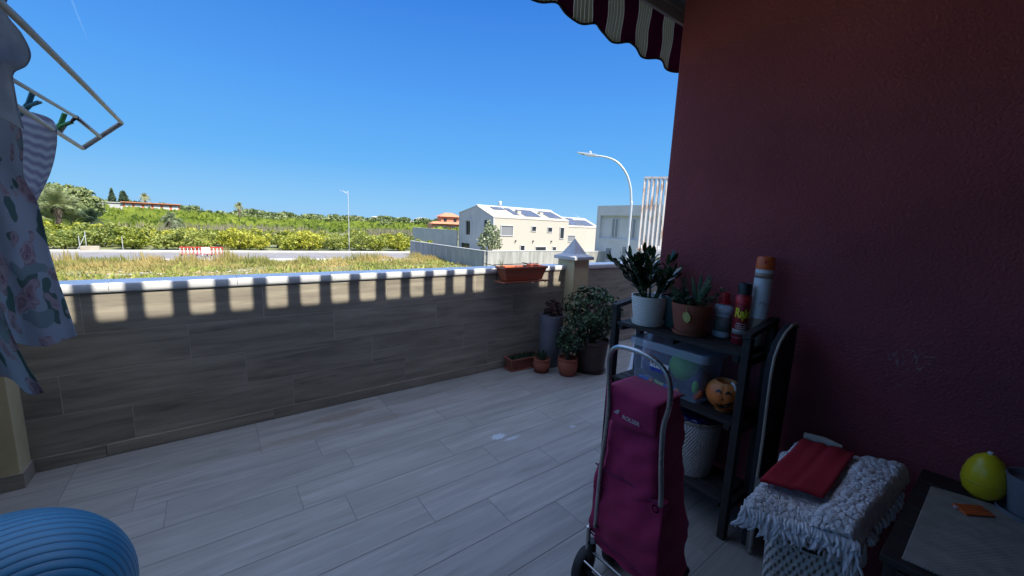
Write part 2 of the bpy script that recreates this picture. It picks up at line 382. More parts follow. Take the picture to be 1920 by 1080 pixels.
# woven plastic with real holes
def wicker(name, c, sx, sz, duty=.45):
    a = N(name); uv = a.coord('UV'); s_ = a.sep(uv)
    row = a.math('FLOOR', a.math('MULTIPLY', s_[1], sz))
    fy = a.math('FRACT', a.math('MULTIPLY', s_[1], sz)); fx = a.math('FRACT', a.math('ADD', a.math('MULTIPLY', s_[0], sx), a.math('MULTIPLY', row, .5)))
    h = a.math('MULTIPLY', a.math('LESS_THAN', a.math('ABSOLUTE', a.math('SUBTRACT', fx, .5)), duty*.32), a.math('LESS_THAN', a.math('ABSOLUTE', a.math('SUBTRACT', fy, .5)), .33))
    a.col(c); a.rough(.55)
    hh = a.math('MULTIPLY', a.math('SINE', a.math('MULTIPLY', fx, 2*pi)), a.math('SINE', a.math('MULTIPLY', fy, pi)))
    a.bump(hh, .8, .006)
    t = a.n('ShaderNodeBsdfTransparent'); ms = a.n('ShaderNodeMixShader'); a.l(h, ms.inputs[0]); a.l(a.p.outputs[0], ms.inputs[1]); a.l(t.outputs[0], ms.inputs[2]); a.l(ms.outputs[0], a.out.inputs[0]); return a.m
M['wicker_w'] = wicker('white_woven_plastic', (.70, .69, .64), 64, 24, .26)
M['wicker_s'] = wicker('grey_woven_plastic', (.58, .54, .50), 56, 24, .26)
# pumpkin
a = N('pumpkin_paint'); co = a.coord(); s_ = a.sep(co)
f = a.math('ADD', a.math('MULTIPLY', s_[2], 6), a.math('MULTIPLY', a.noise(co, 12, 3), .5))
a.col(a.ramp(f, (.42, (.66, .17, .03)), (.95, (.66, .42, .18)))); a.rough(.45); M['pumpkin'] = a.m
# awning stripes by length
a = N('awning_canvas'); s_ = a.sep(a.coord())
u = a.math('FRACT', a.math('DIVIDE', a.math('SUBTRACT', s_[0], 1.562), .2555))
st = a.math('LESS_THAN', u, .49)
fine = a.math('FRACT', a.math('MULTIPLY', u, 5/.49)); ln = a.math('LESS_THAN', fine, .14)
beige = a.mix(ln, (.40, .37, .30), (.80, .78, .70)); edge = a.math('GREATER_THAN', a.math('ABSOLUTE', a.math('SUBTRACT', u, .245)), .225)
beige = a.mix(a.math('MULTIPLY', edge, .8), beige, (.80, .78, .70))
c = a.mix(st, (.15, .03, .09), beige); a.col(c); a.rough(.9); a.bump(a.noise(a.coord(), 400), .2, .001)
tb = a.n('ShaderNodeBsdfTranslucent'); a.l(c, tb.inputs[0]); ms = a.n('ShaderNodeMixShader'); ms.inputs[0].default_value = .62
a.l(a.p.outputs[0], ms.inputs[1]); a.l(tb.outputs[0], ms.inputs[2]); a.l(ms.outputs[0], a.out.inputs[0]); M['awning'] = a.m
M['binding'] = simple('awning_binding', (.04, .04, .045), .8, bump=0)
# floral cotton
def floral(name, base, sc=1.0, dull=1.0):
    a = N(name); co = a.coord('UV'); nz = a.noise(co, 9*sc, 3)
    ad = a.n('ShaderNodeVectorMath', operation='SCALE'); nn = a.n('ShaderNodeTexNoise'); a.l(co, nn.inputs['Vector']); nn.inputs['Scale'].default_value = 6*sc
    a.l(nn.outputs['Color'], ad.inputs[0]); ad.inputs['Scale'].default_value = .2
    aa = a.n('ShaderNodeVectorMath', operation='ADD'); a.l(co, aa.inputs[0]); a.l(ad.outputs[0], aa.inputs[1]); v = aa.outputs[0]
    d1 = a.voro(v, 9.5*sc); d2 = a.voro(a.mapv(v, (1, .5, 1), (3.1, 7.7, 0), (0, 0, .7)), 9*sc); d3 = a.voro(a.mapv(v, (.5, 1, 1), (9.1, 2.2, 0), (0, 0, -.5)), 8*sc)
    petal = a.math('SINE', a.math('ADD', a.math('MULTIPLY', d1, 22), a.math('MULTIPLY', a.noise(co, 26*sc, 4, .7), 14))); pf = a.math('LESS_THAN', a.math('ADD', d1, a.math('MULTIPLY', a.math('SUBTRACT', nz, .5), .5)), .40)
    rose = a.mix(a.math('MULTIPLY', a.math('ADD', petal, 1), .5), (.52, .36, .40), (.74, .60, .64))
    rose = a.mix(a.math('LESS_THAN', d1, .10), rose, (.40, .22, .27))
    c = a.mix(a.math('LESS_THAN', d2, .36), base, (.20, .31, .28)); c = a.mix(a.math('LESS_THAN', d3, .34), c, (.42, .50, .52))
    c = a.mix(pf, c, rose)
    c = a.mix(1, c, (dull, dull, dull), 'MULTIPLY')
    a.col(c); a.rough(.9); a.bump(a.noise(co, 300), .3, .001)
    tb = a.n('ShaderNodeBsdfTranslucent'); a.l(c, tb.inputs[0]); ms = a.n('ShaderNodeMixShader'); ms.inputs[0].default_value = .35
    a.l(a.p.outputs[0], ms.inputs[1]); a.l(tb.outputs[0], ms.inputs[2]); a.l(ms.outputs[0], a.out.inputs[0]); return a.m
M['floral'] = floral('floral_cotton', (.66, .68, .74), dull=.92)
a = N('striped_cotton'); s_ = a.sep(a.coord('UV')); st = a.math('SINE', a.math('MULTIPLY', s_[1], 2*pi*40))
c = a.mix(a.math('MULTIPLY', a.math('ADD', st, 1), .5), (.78, .78, .82), (.52, .50, .60)); a.col(c); a.rough(.9)
tb = a.n('ShaderNodeBsdfTranslucent'); a.l(c, tb.inputs[0]); ms = a.n('ShaderNodeMixShader'); ms.inputs[0].default_value = .45
a.l(a.p.outputs[0], ms.inputs[1]); a.l(tb.outputs[0], ms.inputs[2]); a.l(ms.outputs[0], a.out.inputs[0]); M['stripe'] = a.m
a = N('grey_jersey'); c = a.ramp(a.noise(a.coord(), 30, 4), (.3, (.55, .56, .66)), (.7, (.70, .70, .78))); a.col(c); a.rough(.95); a.bump(a.noise(a.coord(), 260), .4, .002)
tb = a.n('ShaderNodeBsdfTranslucent'); a.l(c, tb.inputs[0]); ms = a.n('ShaderNodeMixShader'); ms.inputs[0].default_value = .35
a.l(a.p.outputs[0], ms.inputs[1]); a.l(tb.outputs[0], ms.inputs[2]); a.l(ms.outputs[0], a.out.inputs[0]); M['greycloth'] = a.m
# ground
a = N('field_earth'); ps = a.pos(); n1 = a.noise(ps, .12, 5); n2 = a.noise(ps, 1.6, 4)
c = a.ramp(n1, (.35, (.17, .155, .08)), (.5, (.12, .145, .06)), (.68, (.22, .19, .12)))
c = a.mix(a.ramp(n2, (.35, 0.), (.7, .5)), c, (.12, .15, .04)); a.col(c); a.rough(.95); a.bump(n2, .5, .1); M['earth'] = a.m
M['asphalt'] = simple('pale_asphalt', (.17, .165, .17), .9, var=.12, sc=.7, bump=.2, bs=20)
M['kerb'] = simple('kerb_concrete', (.37, .36, .33), .85, var=.12, sc=1, bump=.1)
M['rubble'] = simple('pale_rubble', (.32, .29, .23), .9, var=.2, sc=2, bump=.4)
M['rust'] = None
a = N('rusty_white_paint'); ps = a.coord(); n1 = a.noise(a.mapv(ps, (6, 6, 1.2)), 1.6, 4, .6)
a.col(a.ramp(n1, (.50, (.55, .53, .53)), (.62, (.36, .22, .15)))); a.rough(.6); M['rust'] = a.m
a = N('contrail_vapour'); a.col((1, 1, 1)); a.rough(1); t = a.n('ShaderNodeBsdfTransparent'); ms = a.n('ShaderNodeMixShader'); ms.inputs[0].default_value = .10
a.l(t.outputs[0], ms.inputs[1]); a.l(a.p.outputs[0], ms.inputs[2]); a.l(ms.outputs[0], a.out.inputs[0]); M['contrail'] = a.m

G = -2.9      # street level below the terrace
YP = 3.24     # inner face of the parapet
# ------------------------------------------------------------ planks laid as geometry
def plank_mesh(name, mat, groutmat, rows, x0, x1, place, parent=None, L=.885, gap=.003, kind=None, th=.004, bev=.0012):
    mb = MB(); tones = []
    rr = random.Random(3 if kind else 5)
    for (a0, a1, off) in rows:
        k = math.floor((x0-off)/L); x = off+k*L
        while x < x1:
            u0, u1 = max(x, x0)+gap/2, min(x+L, x1)-gap/2
            if u1-u0 > .01:
                b0, b1 = a0+gap/2, a1-gap/2; t = rr.random(); nf = len(mb.f)
                q = [(u0, b0), (u1, b0), (u1, b1), (u0, b1)]; e = bev
                q2 = [(u0+e, b0+e), (u1-e, b0+e), (u1-e, b1-e), (u0+e, b1-e)]
                vs = [place(u, v, 0) for u, v in q]+[place(u, v, th-.001) for u, v in q]+[place(u, v, th) for u, v in q2]
                fs = [(8, 9, 10, 11)]
                for i in range(4):
                    j = (i+1) % 4; fs += [(i, j, 4+j, 4+i), (4+i, 4+j, 8+j, 8+i)]
                mb.add(vs, fs); tones += [t]*12
            x += L
    o = mb.build(name, mat, parent)
    at = o.data.attributes.new('tone', 'FLOAT', 'POINT'); at.data.foreach_set('value', tones[:len(o.data.vertices)])
    if kind: o['kind'] = kind
    return o
rows = []; offs = [.178-.0, .178, -.40, .62, .30, 1.388, 1.705, 1.135, .55, .0, .9, .4, 1.3, .2, .7, .1, .5, .8, .3, .6, .05, .45, .75, .35]
for k in range(24):
    y1 = YP-.006-.23*k; rows.append((y1-.23, y1, offs[k]))
fl = plank_mesh('floor', M['floor'], None, rows, -3.2, 7.4, lambda u, v, h: (u, v, h-.004), kind='structure')
b = MB(); b.box(-3.2, -2.4, -.3, 7.4, YP+.2, -.0012); tag(b.build('terrace_slab', M['grout_d']), kind='structure')
b = MB(); b.box(-3.2, -2.4, G, 7.4, YP+.16, -.302); o = b.build('lower_storey_wall', M['yellow']); tag(o, 'pale yellow wall of the storey beneath the terrace', 'wall')

# ------------------------------------------------------------ parapets
def parapet(x0, x1, z_t, label, zrows):
    e = empty('parapet_wall', (0, 0, 0), 0, label, 'parapet', 'tiled parapet walls around the terrace')
    b = MB(); b.box(x0, YP+.0012, 0, x1, YP+.17, z_t-.001); b.build('core', M['grout_l'], e)
    place = lambda u, v, h: (u, YP+.012-h*3, v)
    plank_mesh('tile_cladding', M['clad'], None, zrows, x0, x1, place, e, gap=.0028, th=.004)
    place2 = lambda u, v, h: (u, YP+.006-h*3, v)
    plank_mesh('skirting', M['clad'], None, [(.0, .079, .3)], x0, x1, place2, e, gap=.0028)
    # coping pieces: rounded ceramic lip
    pr = [(YP-.012, z_t-.001), (YP-.014, z_t+.003), (YP-.014, z_t+.040), (YP-.0125, z_t+.044), (YP-.009, z_t+.0465), (YP-.002, z_t+.048), (YP+.19, z_t+.046), (YP+.2, z_t+.04), (YP+.2, z_t-.002)]
    x = x0; i = 0
    seam = [-.492+.62*k for k in range(-2, 16)]
    xs = [x0]+[q for q in seam if x0+.05 < q < x1-.05]+[x1]
    mb = MB()
    for p, q in zip(xs[:-1], xs[1:]): mb.prism(pr, p+.0012, q-.0012, 'x')
    mb.build('coping', M['coping'], e, smooth=2)
    b = MB(); b.box(x0, YP-.010, z_t-.005, x1, YP+.001, z_t-.0015); b.build('coping_trim', M['coping'], e)
    return e
zr = [(.08, .312, .434), (.312, .545, .146), (.545, .778, -.15), (.778, 1.020, .27)]
parapet(-.885, 3.25, 1.023, 'tiled parapet with white coping striped by sunlight, left of the pyramid-topped pillar', zr)
parapet(3.495, 7.3, 1.022, 'shaded tiled parapet stretch with pale coping, right of the pyramid-topped pillar', zr)
# corner pillar
e = empty('pillar', (3.372, 3.232, 0), 0, 'beige pillar with grey pyramid cap standing in the parapet', 'pillar')
b = MB(); b.box(-.122, -.132, 0, .122, .132, 1.143); b.build('shaft', M['yellow'], e, bevel=.004)
b = MB(); b.box(-.160, -.170, 1.144, .160, .170, 1.178)
b.add([(-.156, -.166, 1.179), (.156, -.166, 1.179), (.156, .166, 1.179), (-.156, .166, 1.179), (-.10, -.105, 1.205), (.10, -.105, 1.205), (.10, .105, 1.205), (-.10, .105, 1.205), (0, 0, 1.385)],
      [(0, 1, 5, 4), (1, 2, 6, 5), (2, 3, 7, 6), (3, 0, 4, 7), (4, 5, 8), (5, 6, 8), (6, 7, 8), (7, 4, 8)])
b.build('cap', M['capstone'], e, bevel=.003)
e = empty('pillar', (-1.15, 3.26, 0), 0, 'pale yellow pillar with grey skirting at the left end of the parapet', 'pillar')
b = MB(); b.box(-.15, -.17, 0, .265, .2, 1.12); b.build('shaft', M['yellow'], e, bevel=.004)
b = MB(); b.box(.13, -.182, .001, .277, -.1705, .085); b.box(.2655, -.1705, .001, .277, -.03, .085); b.build('skirting', M['clad'], e)
b = MB(); b.box(-.16, -.178, 1.121, .3, .24, 1.17); b.build('cap', M['capstone'], e, bevel=.004)

# ------------------------------------------------------------ the house around the camera
H = empty('house', (2.25, 1.42, 0), 0, 'terraced house with dark red rendered wall and open covered terrace', 'house')
def hp(b, name, mat, bevel=0):
    o = b.build(name, mat, H, bevel=bevel); o.location = (-2.25, -1.42, 0); return o
b = MB(); b.box(2.25, -2.4, 0, 7.4, 1.42, 2.85); hp(b, 'red_wall', M['red'], .012)
b = MB(); b.box(-3.2, -2.4, 2.853, 7.4, 1.5, 3.25); hp(b, 'ceiling', M['ceiling'])
b = MB(); b.box(-3.2, -2.4, 0, 2.247, -2.2, 2.85); hp(b, 'back_wall', M['backwall'])
b = MB(); b.box(-1.25, -2.197, 0, -1.045, -.2, 2.85); hp(b, 'side_wall', M['yellow'])
pw_ = empty('partition_wall', (-1.15, -.2, 0), 0, 'pale yellow partition wall meeting the left pillar at the photo edge', 'wall')
b = MB(); b.box(-.1, .003, 0, .105, 3.28, 1.07); b.build('wall', M['yellow'], pw_)
b = MB(); b.box(.1055, .003, .001, .117, 3.275, .085); b.build('skirting', M['clad'], pw_)
# balcony balustrade above the terrace: slots between balusters
yb = 1.5
zf = lambda z, y: z+1.466*(y-yb)      # height at the balustrade of the ray that lands at (y, z)
zlo, zhi = zf(.85, YP), zf(1.074, YP-.01)+.082
sx = .35*(YP-yb)                      # sideways travel of the light
bt = .05
b = MB(); b.box(-3.2, yb-bt, 3.253, 7.4, yb, zlo); b.box(-3.2, yb-bt, zhi, 7.4, yb, 4.05); b.box(-3.2, yb-bt-.05, 4.051, 7.4, yb+.03, 4.22)
P_ = .2137
k0 = -.4955+sx+.35*bt/2
i = -14
while k0+i*P_ < 3.3+sx:
    c0 = k0+(i+.5)*P_                # a baluster sits between two slots
    hw = (P_-.124-.0175)/2; r = .032
    prof = [(-hw-r, zlo), (-hw-r*.35, zlo+r*.15), (-hw-r*.1, zlo+r*.5), (-hw, zlo+r), (-hw, zhi-r), (-hw-r*.1, zhi-r*.5), (-hw-r*.35, zhi-r*.15), (-hw-r, zhi)]
    poly = [(c0+x, z) for x, z in prof]+[(c0-x, z) for x, z in prof[::-1]]
    b.prism(poly, yb-bt+.001, yb-.001, 'y'); i += 1
b.box(3.20+sx, yb-bt+.002, zlo+.001, 7.4, yb-.002, zhi-.001)
hp(b, 'balustrade', M['cream'])
b = MB(); b.box(-3.2, -2.4, 3.253, 7.4, -.6, 6.0); hp(b, 'upper_storey', M['red'])

# awning
e = empty('awning', (2.3, 1.6, 2.7), 0, 'maroon and beige striped awning with wavy valance at top', 'awning')
mb = MB(); x0, x1 = .9, 4.2; n = 330; rowsn = 9
def low(x): return 2.579-.014*cos((x-1.595)/.2555*2*pi*.86)+.012*sin(x*9)*.0-.018*(x-1.45)
grid = []
for i in range(n+1):
    x = x0+(x1-x0)*i/n
    for j in range(rowsn+1):
        t = j/rowsn; zt = 2.85; z = zt+(low(x)-zt)*t
        y = 0+t*(.012*sin(x*21.1)+.004*sin(x*47))+.004*sin(t*9+x*13)+.01*t
        grid.append((x-2.3+.006*sin(t*7+x*20), y, z-2.7))
fs = [(i*(rowsn+1)+j, (i+1)*(rowsn+1)+j, (i+1)*(rowsn+1)+j+1, i*(rowsn+1)+j+1) for i in range(n) for j in range(rowsn)]
mb.add(grid, fs); o = mb.build('valance', M['awning'], e, smooth=True, solid=.0015)
# shader stripes use object x: shift the mesh so object space equals the world run
for v in o.data.vertices: v.co.x += 2.3
o.location.x = -2.3
b = MB(); b.tube([(grid[i*(rowsn+1)+rowsn][0], grid[i*(rowsn+1)+rowsn][1], grid[i*(rowsn+1)+rowsn][2]-.003) for i in range(n+1)], .0055, 6)
b.build('binding', M['binding'], e, smooth=True)
b = MB(); b.box(-1.4, -.10, .118, 1.9, -.012, .148); b.box(-1.4, -.095, .06, 1.9, -.075, .1165); b.build('front_bar', M['silverwhite'], e, bevel=.004)
b = MB(); b.prism([(-.1, .155), (-.03, .16), (.035, .175), (.05, .21), (.03, .26), (-.1, .27)], -1.4, 1.9, 'x'); b.build('cassette', M['silverwhite'], e, smooth=2)

# ------------------------------------------------------------ clothes rack and laundry
Az = (-.234, 2.1, 1.814); Lz = (-.343, 2.1, 1.708); Mx = (-.295, 2.1, 1.755)
e = empty('clothes_rack', (-.5, .3, 0), 0, 'white tube clothes rack reaching out with a small end loop', 'clothes rack')
def w2(p): return (p[0]+.5, p[1]-.3, p[2])
b = MB()
b.tube([w2(p) for p in [(-.30, .35, 1.83), (-.262, .7, 1.822), (-.238, 1.1, 1.812), (-.234, 1.6, 1.812), Az]], .0065, 10)
b.tube([w2(p) for p in [(-.40, .35, 1.75), (-.35, 1.0, 1.738), (-.343, 1.5, 1.728), Lz]], .0065, 10)
b.tube([w2(Az), w2(Lz)], .0075, 10)
b.build('side_rail', M['rackm'], e, smooth=True)
b = MB(); b.tube([w2(p) for p in [Mx, (-.295, 1.776, 1.764), (-.3435, 1.837, 1.724)]], .0062, 10)
b.tube([w2(p) for p in [(-.295, 1.776, 1.764), (-.30, 1.3, 1.750), (-.34, .35, 1.77)]], .0045, 8)
b.build('inner_rail', M['rackm'], e, smooth=True)
b = MB()
for sx_ in (-.42, .03):
    b.tube([(sx_, -.1, 0), (sx_*.6, .0, .9), (.2+sx_*.1, .05, 1.52)], .011, 10)
b.tube([(.05, .05, 1.43), (.21, .05, 1.53)], .009, 8); b.tube([(-.5, -.1, .012), (.05, -.1, .012)], .011, 8)
b.build('stand', M['rackm'], e, smooth=True)
def peg(p, ang, tilt, mat, label, sc=1.0):
    e = empty('clothes_peg', p, ang, label, 'clothes peg'); e.rotation_euler = (0, tilt, ang)
    b = MB()
    for s in (-1, 1):
        pr = [(-.032, .003), (-.004, .0045), (.012, .005), (.040, .016), (.041, .011), (.014, .0005), (-.032, .0006)]
        b.prism([(x*sc, s*z*sc) for x, z in pr], -.005*sc, .005*sc, 'y')
    b.build('jaws', mat, e, bevel=.0008)
    b = MB(); b.tube([(0, -.006*sc, 0), (0, .006*sc, 0)], .0035*sc, 10); b.build('spring', M['chrome'], e, smooth=2)
    return e
def sheet(name, rows, mat, label, cat, nx=90, ny=110, folds=5, amp=.02, y_amp=None, seed=1, solid=.002, lean=0, uvs=1.0):
    """rows: list of (z, xl, xr, y) from top to bottom, linear interpolation"""
    rr = random.Random(seed); ph = rr.random()*6
    mb = MB(); vs = []; uv = []
    for j in range(ny+1):
        t = j/ny*(len(rows)-1); i = min(int(t), len(rows)-2); f = t-i
        r0, r1, r2, r3 = rows[max(i-1, 0)], rows[i], rows[i+1], rows[min(i+2, len(rows)-1)]
        z, xl, xr, y = [.5*(2*r1[k]+(r2[k]-r0[k])*f+(2*r0[k]-5*r1[k]+4*r2[k]-r3[k])*f*f+(3*r1[k]-r0[k]-3*r2[k]+r3[k])*f**3) for k in range(4)]
        g = .35+.65*j/ny; crease = .0035*mnoise.noise(Vector((z*14, seed*3.0, 0)))
        for k in range(nx+1):
            u = k/nx; x = xl+(xr-xl)*u
            fy = amp*g*(sin(u*folds*2*pi+ph+.6*sin(j*.05))+.45*sin(u*folds*4.7+ph*2+j*.04))
            fz = (.008*sin(u*folds*2*pi+ph)*g+.012*sin(u*9+ph)+.004*sin(u*31+ph))*(j/ny)
            fy += .005*mnoise.noise(Vector((x*22, z*9, seed)))+.003*mnoise.noise(Vector((x*50, z*22, seed)))+crease
            vs.append((x, y+fy+lean*u, z+fz)); uv.append((u*abs(rows[-1][2]-rows[-1][1])*2.2*uvs, -z*uvs))
    fs = [(j*(nx+1)+k, j*(nx+1)+k+1, (j+1)*(nx+1)+k+1, (j+1)*(nx+1)+k) for j in range(ny) for k in range(nx)]
    mb.add(vs, fs); o = mb.build(name, mat, smooth=True, fix=False, solid=solid)
    ul = o.data.uv_layers.new(name='UVMap')
    for lp in o.data.loops: ul.data[lp.index].uv = uv[lp.vertex_index]
    # origin at the hanging point
    c = Vector((rows[0][1]+rows[0][2], 2*rows[0][3], 2*rows[0][0]))/2
    for v in o.data.vertices: v.co -= c
    o.location = c
    return tag(o, label, cat)
sheet('floral_dress', [(1.76, -.62, -.343, 1.44), (1.66, -.64, -.331, 1.44), (1.57, -.66, -.338, 1.44), (1.50, -.68, -.325, 1.44), (1.38, -.70, -.318, 1.44), (1.27, -.72, -.305, 1.44), (1.168, -.73, -.292, 1.44)],
      M['floral'], 'white cotton dress with pink roses hanging at left before the tiled parapet', 'dress', folds=3.0, amp=.030, seed=3, uvs=1.7)
sheet('floral_skirt', [(1.60, -.52, -.375, 1.24), (1.5, -.54, -.362, 1.24), (1.4, -.56, -.350, 1.24), (1.30, -.58, -.335, 1.24), (1.22, -.60, -.322, 1.24), (1.125, -.62, -.300, 1.24)],
      M['floral'], 'longer rose-patterned skirt panel hanging nearest at the left edge', 'skirt', folds=2.6, amp=.032, seed=8, uvs=1.7)
sheet('striped_cloth', [(1.745, -.455, -.37, 1.60), (1.742, -.455, -.338, 1.70), (1.69, -.455, -.338, 1.72), (1.63, -.455, -.351, 1.72), (1.57, -.455, -.371, 1.72), (1.51, -.455, -.392, 1.70)],
      M['stripe'], 'pale lilac striped cloth pegged beside the green peg', 'cloth', folds=1.0, amp=.008, seed=5, lean=.05)
sheet('grey_shirt', [(1.90, -.50, -.262, 1.15), (1.863, -.50, -.256, 1.15), (1.832, -.50, -.262, 1.15), (1.80, -.50, -.246, 1.15), (1.77, -.50, -.239, 1.15), (1.748, -.50, -.246, 1.15), (1.730, -.50, -.262, 1.15), (1.71, -.50, -.265, 1.15), (1.67, -.50, -.264, 1.15), (1.632, -.50, -.260, 1.15)],
      M['greycloth'], 'grey lilac shirt bunched over the rail above the floral dress', 'shirt', folds=1.6, amp=.014, seed=2)
peg((-.352, 1.03, 1.905), radians(-5), radians(22), M['pegblue'], 'bright blue clothes peg at the very top left corner', 1.3)
peg((-.343, 1.557, 1.738), radians(-42), radians(-38), M['pegteal'], 'teal clothes peg between grey shirt and striped cloth')
peg((-.343, 1.825, 1.734), radians(-42), radians(-38), M['peggreen'], 'green clothes peg holding the corner of striped cloth', 1.15)

# ------------------------------------------------------------ exercise ball
rb_ = .30
o = MB(); prof = [(rb_*sin(pi*i/48), -rb_*cos(pi*i/48)) for i in range(49)]; o.lathe(prof, 72)
ball = o.build('exercise_ball', M['blueball'], smooth=True)
ball.location = (-.56, 1.64, rb_); ball.rotation_euler = Vector((.50, -.93, .26)).to_track_quat('Z', 'Y').to_euler()
tag(ball, 'large ribbed blue exercise ball on the floor at bottom left', 'exercise ball')

# ------------------------------------------------------------ wooden shelf
XS, XB, Y0, Y1 = 1.93, 2.235, .715, 1.50
zt, zm, zb = .955, .61, .20
sh = empty('wooden_shelf', (XS, Y0, 0), 0, 'dark wooden three tier plant shelf against the red wall', 'shelf')
def sp(b, name, mat=None, bevel=.003): return b.build(name, mat or M['wood'], sh, bevel=bevel, loc=(-XS, -Y0, 0))
for y in (Y0, Y1-.035):
    for x in (XS, XB-.045):
        b = MB(); b.box(x, y, 0, x+.045, y+.035, 1.03 if x == XS else 1.075); sp(b, 'post')
    b = MB(); dz = .045
    b.add([(XS-.006, y-.002, 1.031), (XS-.006, y+.037, 1.031), (XB, y+.037, 1.076), (XB, y-.002, 1.076), (XS-.006, y-.002, 1.056), (XS-.006, y+.037, 1.056), (XB, y+.037, 1.101), (XB, y-.002, 1.101)],
          [(0, 1, 2, 3), (4, 7, 6, 5), (0, 4, 5, 1), (1, 5, 6, 2), (2, 6, 7, 3), (3, 7, 4, 0)]); sp(b, 'armrest')
    for z in (zt, zm, zb):
        b = MB(); b.box(XS+.046, y+.004, z-.062, XB-.046, y+.030, z-.0225); sp(b, 'side_rail')
for z in (zt, zm, zb):
    for k in range(4):
        xw = (XB-XS-.02)/4; xa = XS+.004+k*xw
        ya, yz = (Y0+.037, Y1-.037)
        b = MB(); b.box(xa, ya, z-.02, xa+xw-.008, yz, z); sp(b, 'shelf_board', bevel=.002)
    for y in (Y0+.045, (Y0+Y1)/2-.015, Y1-.075):
        b = MB(); b.box(XS+.012, y, z-.05, XB-.012, y+.03, z-.0205); sp(b, 'batten')

def saucer(b, r, h=.02, z=0): b.lathe([(r*.82, z), (r*.95, z+.003), (r, z+h), (r*.965, z+h), (r*.9, z+.006), (0, z+.006)], 40)
def ribbed(r0, r1, h, n=11, depth=.0014, lip=.006):
    p = [(r0*.96, 0)]
    for i in range(n*4+1):
        t = i/(n*4); p.append((r0+(r1-r0)*t**.75+depth*cos(2*pi*i/4), .004+h*t*.985))
    return p+[(r1+.001, h), (r1-lip, h), (r1-lip-.004, h-.02), (0, h-.022)]
# white pot with zz plant
pw = empty('potted_plant', (2.035, 1.32, zt+.001), 0, 'ribbed white pot with glossy dark upright leaves on top of the shelf', 'potted plant')
b = MB(); b.lathe([(x, z+.007) for x, z in ribbed(.077, .103, .165)], 56); b.build('pot', M['whitepot'], pw, smooth=2)
b = MB(); saucer(b, .093, .028); b.build('saucer', M['whitepot'], pw, smooth=2)
b = MB(); b.lathe([(.094, .150), (.06, .156), (0, .158)], 30); b.build('soil', M['soil'], pw)
b = MB(); rr = random.Random(4)
stems = [(2.55, .62, .25), (2.9, .36, .26), (2.2, .42, .23), (-2.6, .2, .25), (1.2, .15, .26), (-.3, .28, .23), (.6, .30, .20), (-.9, .38, .17), (2.5, .12, .24), (-1.6, .35, .17), (3.1, .5, .19)]
for (a_, tl, L) in stems:
    p0 = Vector((.035*cos(a_), .035*sin(a_), .15)); d = Vector((cos(a_)*tl, sin(a_)*tl, 1)).normalized(); out = Vector((cos(a_), sin(a_), 0))
    pts = [p0+d*L*t+out*(.10*tl)*t*t for t in [0, .25, .5, .75, 1]]
    b.tube(pts, [.0065, .0055, .005, .004, .0025], 6, 1)
    for k in range(9):
        t = .28+.68*k/8; i = min(int(t*4), 3); p = pts[i].lerp(pts[i+1], t*4-i)
        for s in (-1, 1):
            sd = d.cross(out).normalized()*s
            if rr.random() < .5: sd = (sd+out*.6).normalized()
            b.leaf(p, sd*.75+d*.85+out*rr.uniform(-.3, .3), out.cross(sd)+d*.3+Vector((rr.uniform(-.3, .3),)*3), rr.uniform(.055, .085), rr.uniform(.028, .038), 0, .1)
    b.leaf(pts[-1], d, out, .075, .03, 0, .05)
b.build('foliage', [M['zz'], M['stem']], pw, smooth=True, fix=False)
b = MB()
for k in range(5): b.leaf((.04+.01*k, -.06-.01*k, .20+.012*k), (rr.uniform(-.4, .6), -1+.3*k, .4), (0, 0, 1), .04, .028)
b.build('bright_leaf', M['bright'], pw, smooth=True, fix=False)
# dark green pot behind, empty
pg = empty('plant_pot', (2.125, 1.205, zt+.001), 0, 'dark green empty pot between the white and terracotta pots', 'plant pot')
b = MB(); b.lathe([(.05, 0), (.056, .01), (.078, .16), (.084, .172), (.084, .182), (.078, .182), (.072, .165), (.05, .02), (0, .02)], 40); b.build('pot', M['teal'], pg, smooth=2)
b = MB(); b.lathe([(.073, .150), (0, .152)], 30); b.build('soil', M['soil'], pg)
# terracotta pot
pt = empty('potted_plant', (2.06, 1.075, zt+.001), 0, 'terracotta ribbed pot with feathery plant and hanging yellow leaf on the shelf', 'potted plant')
b = MB(); b.lathe([(x, z+.006) for x, z in ribbed(.072, .105, .165, 10, .001)], 56); b.build('pot', M['terra'], pt, smooth=2)
b = MB(); saucer(b, .09, .022); b.build('saucer', M['terra'], pt, smooth=2)
b = MB(); b.lathe([(.096, .150), (0, .158)], 30); b.build('soil', M['soil'], pt)
b = MB()
for k in range(15):
    a_ = rr.uniform(0, 2*pi); rad = rr.uniform(.01, .07); p0 = Vector((rad*cos(a_), rad*sin(a_), .15)); tl = rr.uniform(.1, .75)
    if k < 5: a_ = pi*.5+rr.uniform(-.4, .6); tl = rr.uniform(.6, 1.1)
    d = Vector((cos(a_)*tl, sin(a_)*tl, 1)).normalized(); L = rr.uniform(.08, .17)
    pts = [p0+d*L*t-Vector((0, 0, .04*tl))*t*t for t in (0, .33, .66, 1)]; b.tube(pts, .0018, 5, 1)
    for q in range(16):
        t = .15+.85*q/15; i = min(int(t*3), 2); p = pts[i].lerp(pts[i+1], t*3-i)
        for _ in range(2):
            dd = Vector((rr.uniform(-1, 1), rr.uniform(-1, 1), rr.uniform(-.2, .9))); b.leaf(p, dd, (rr.uniform(-.5, .5), rr.uniform(-.5, .5), 1), rr.uniform(.018, .036), rr.uniform(.007, .013))
b.build('foliage', [M['fern'], M['stem']], pt, smooth=True, fix=False)
b = MB()
for (dx, dy, L) in [(.1, -.25, .20), (-.05, -.42, .19), (.2, .05, .19), (.0, .25, .17), (-.1, -.6, .16)]:
    b.leaf((.02, -.01, .15), (dx, dy, 1), (1, .2, 0), L, .022, 0, -.06, fold=.3); 
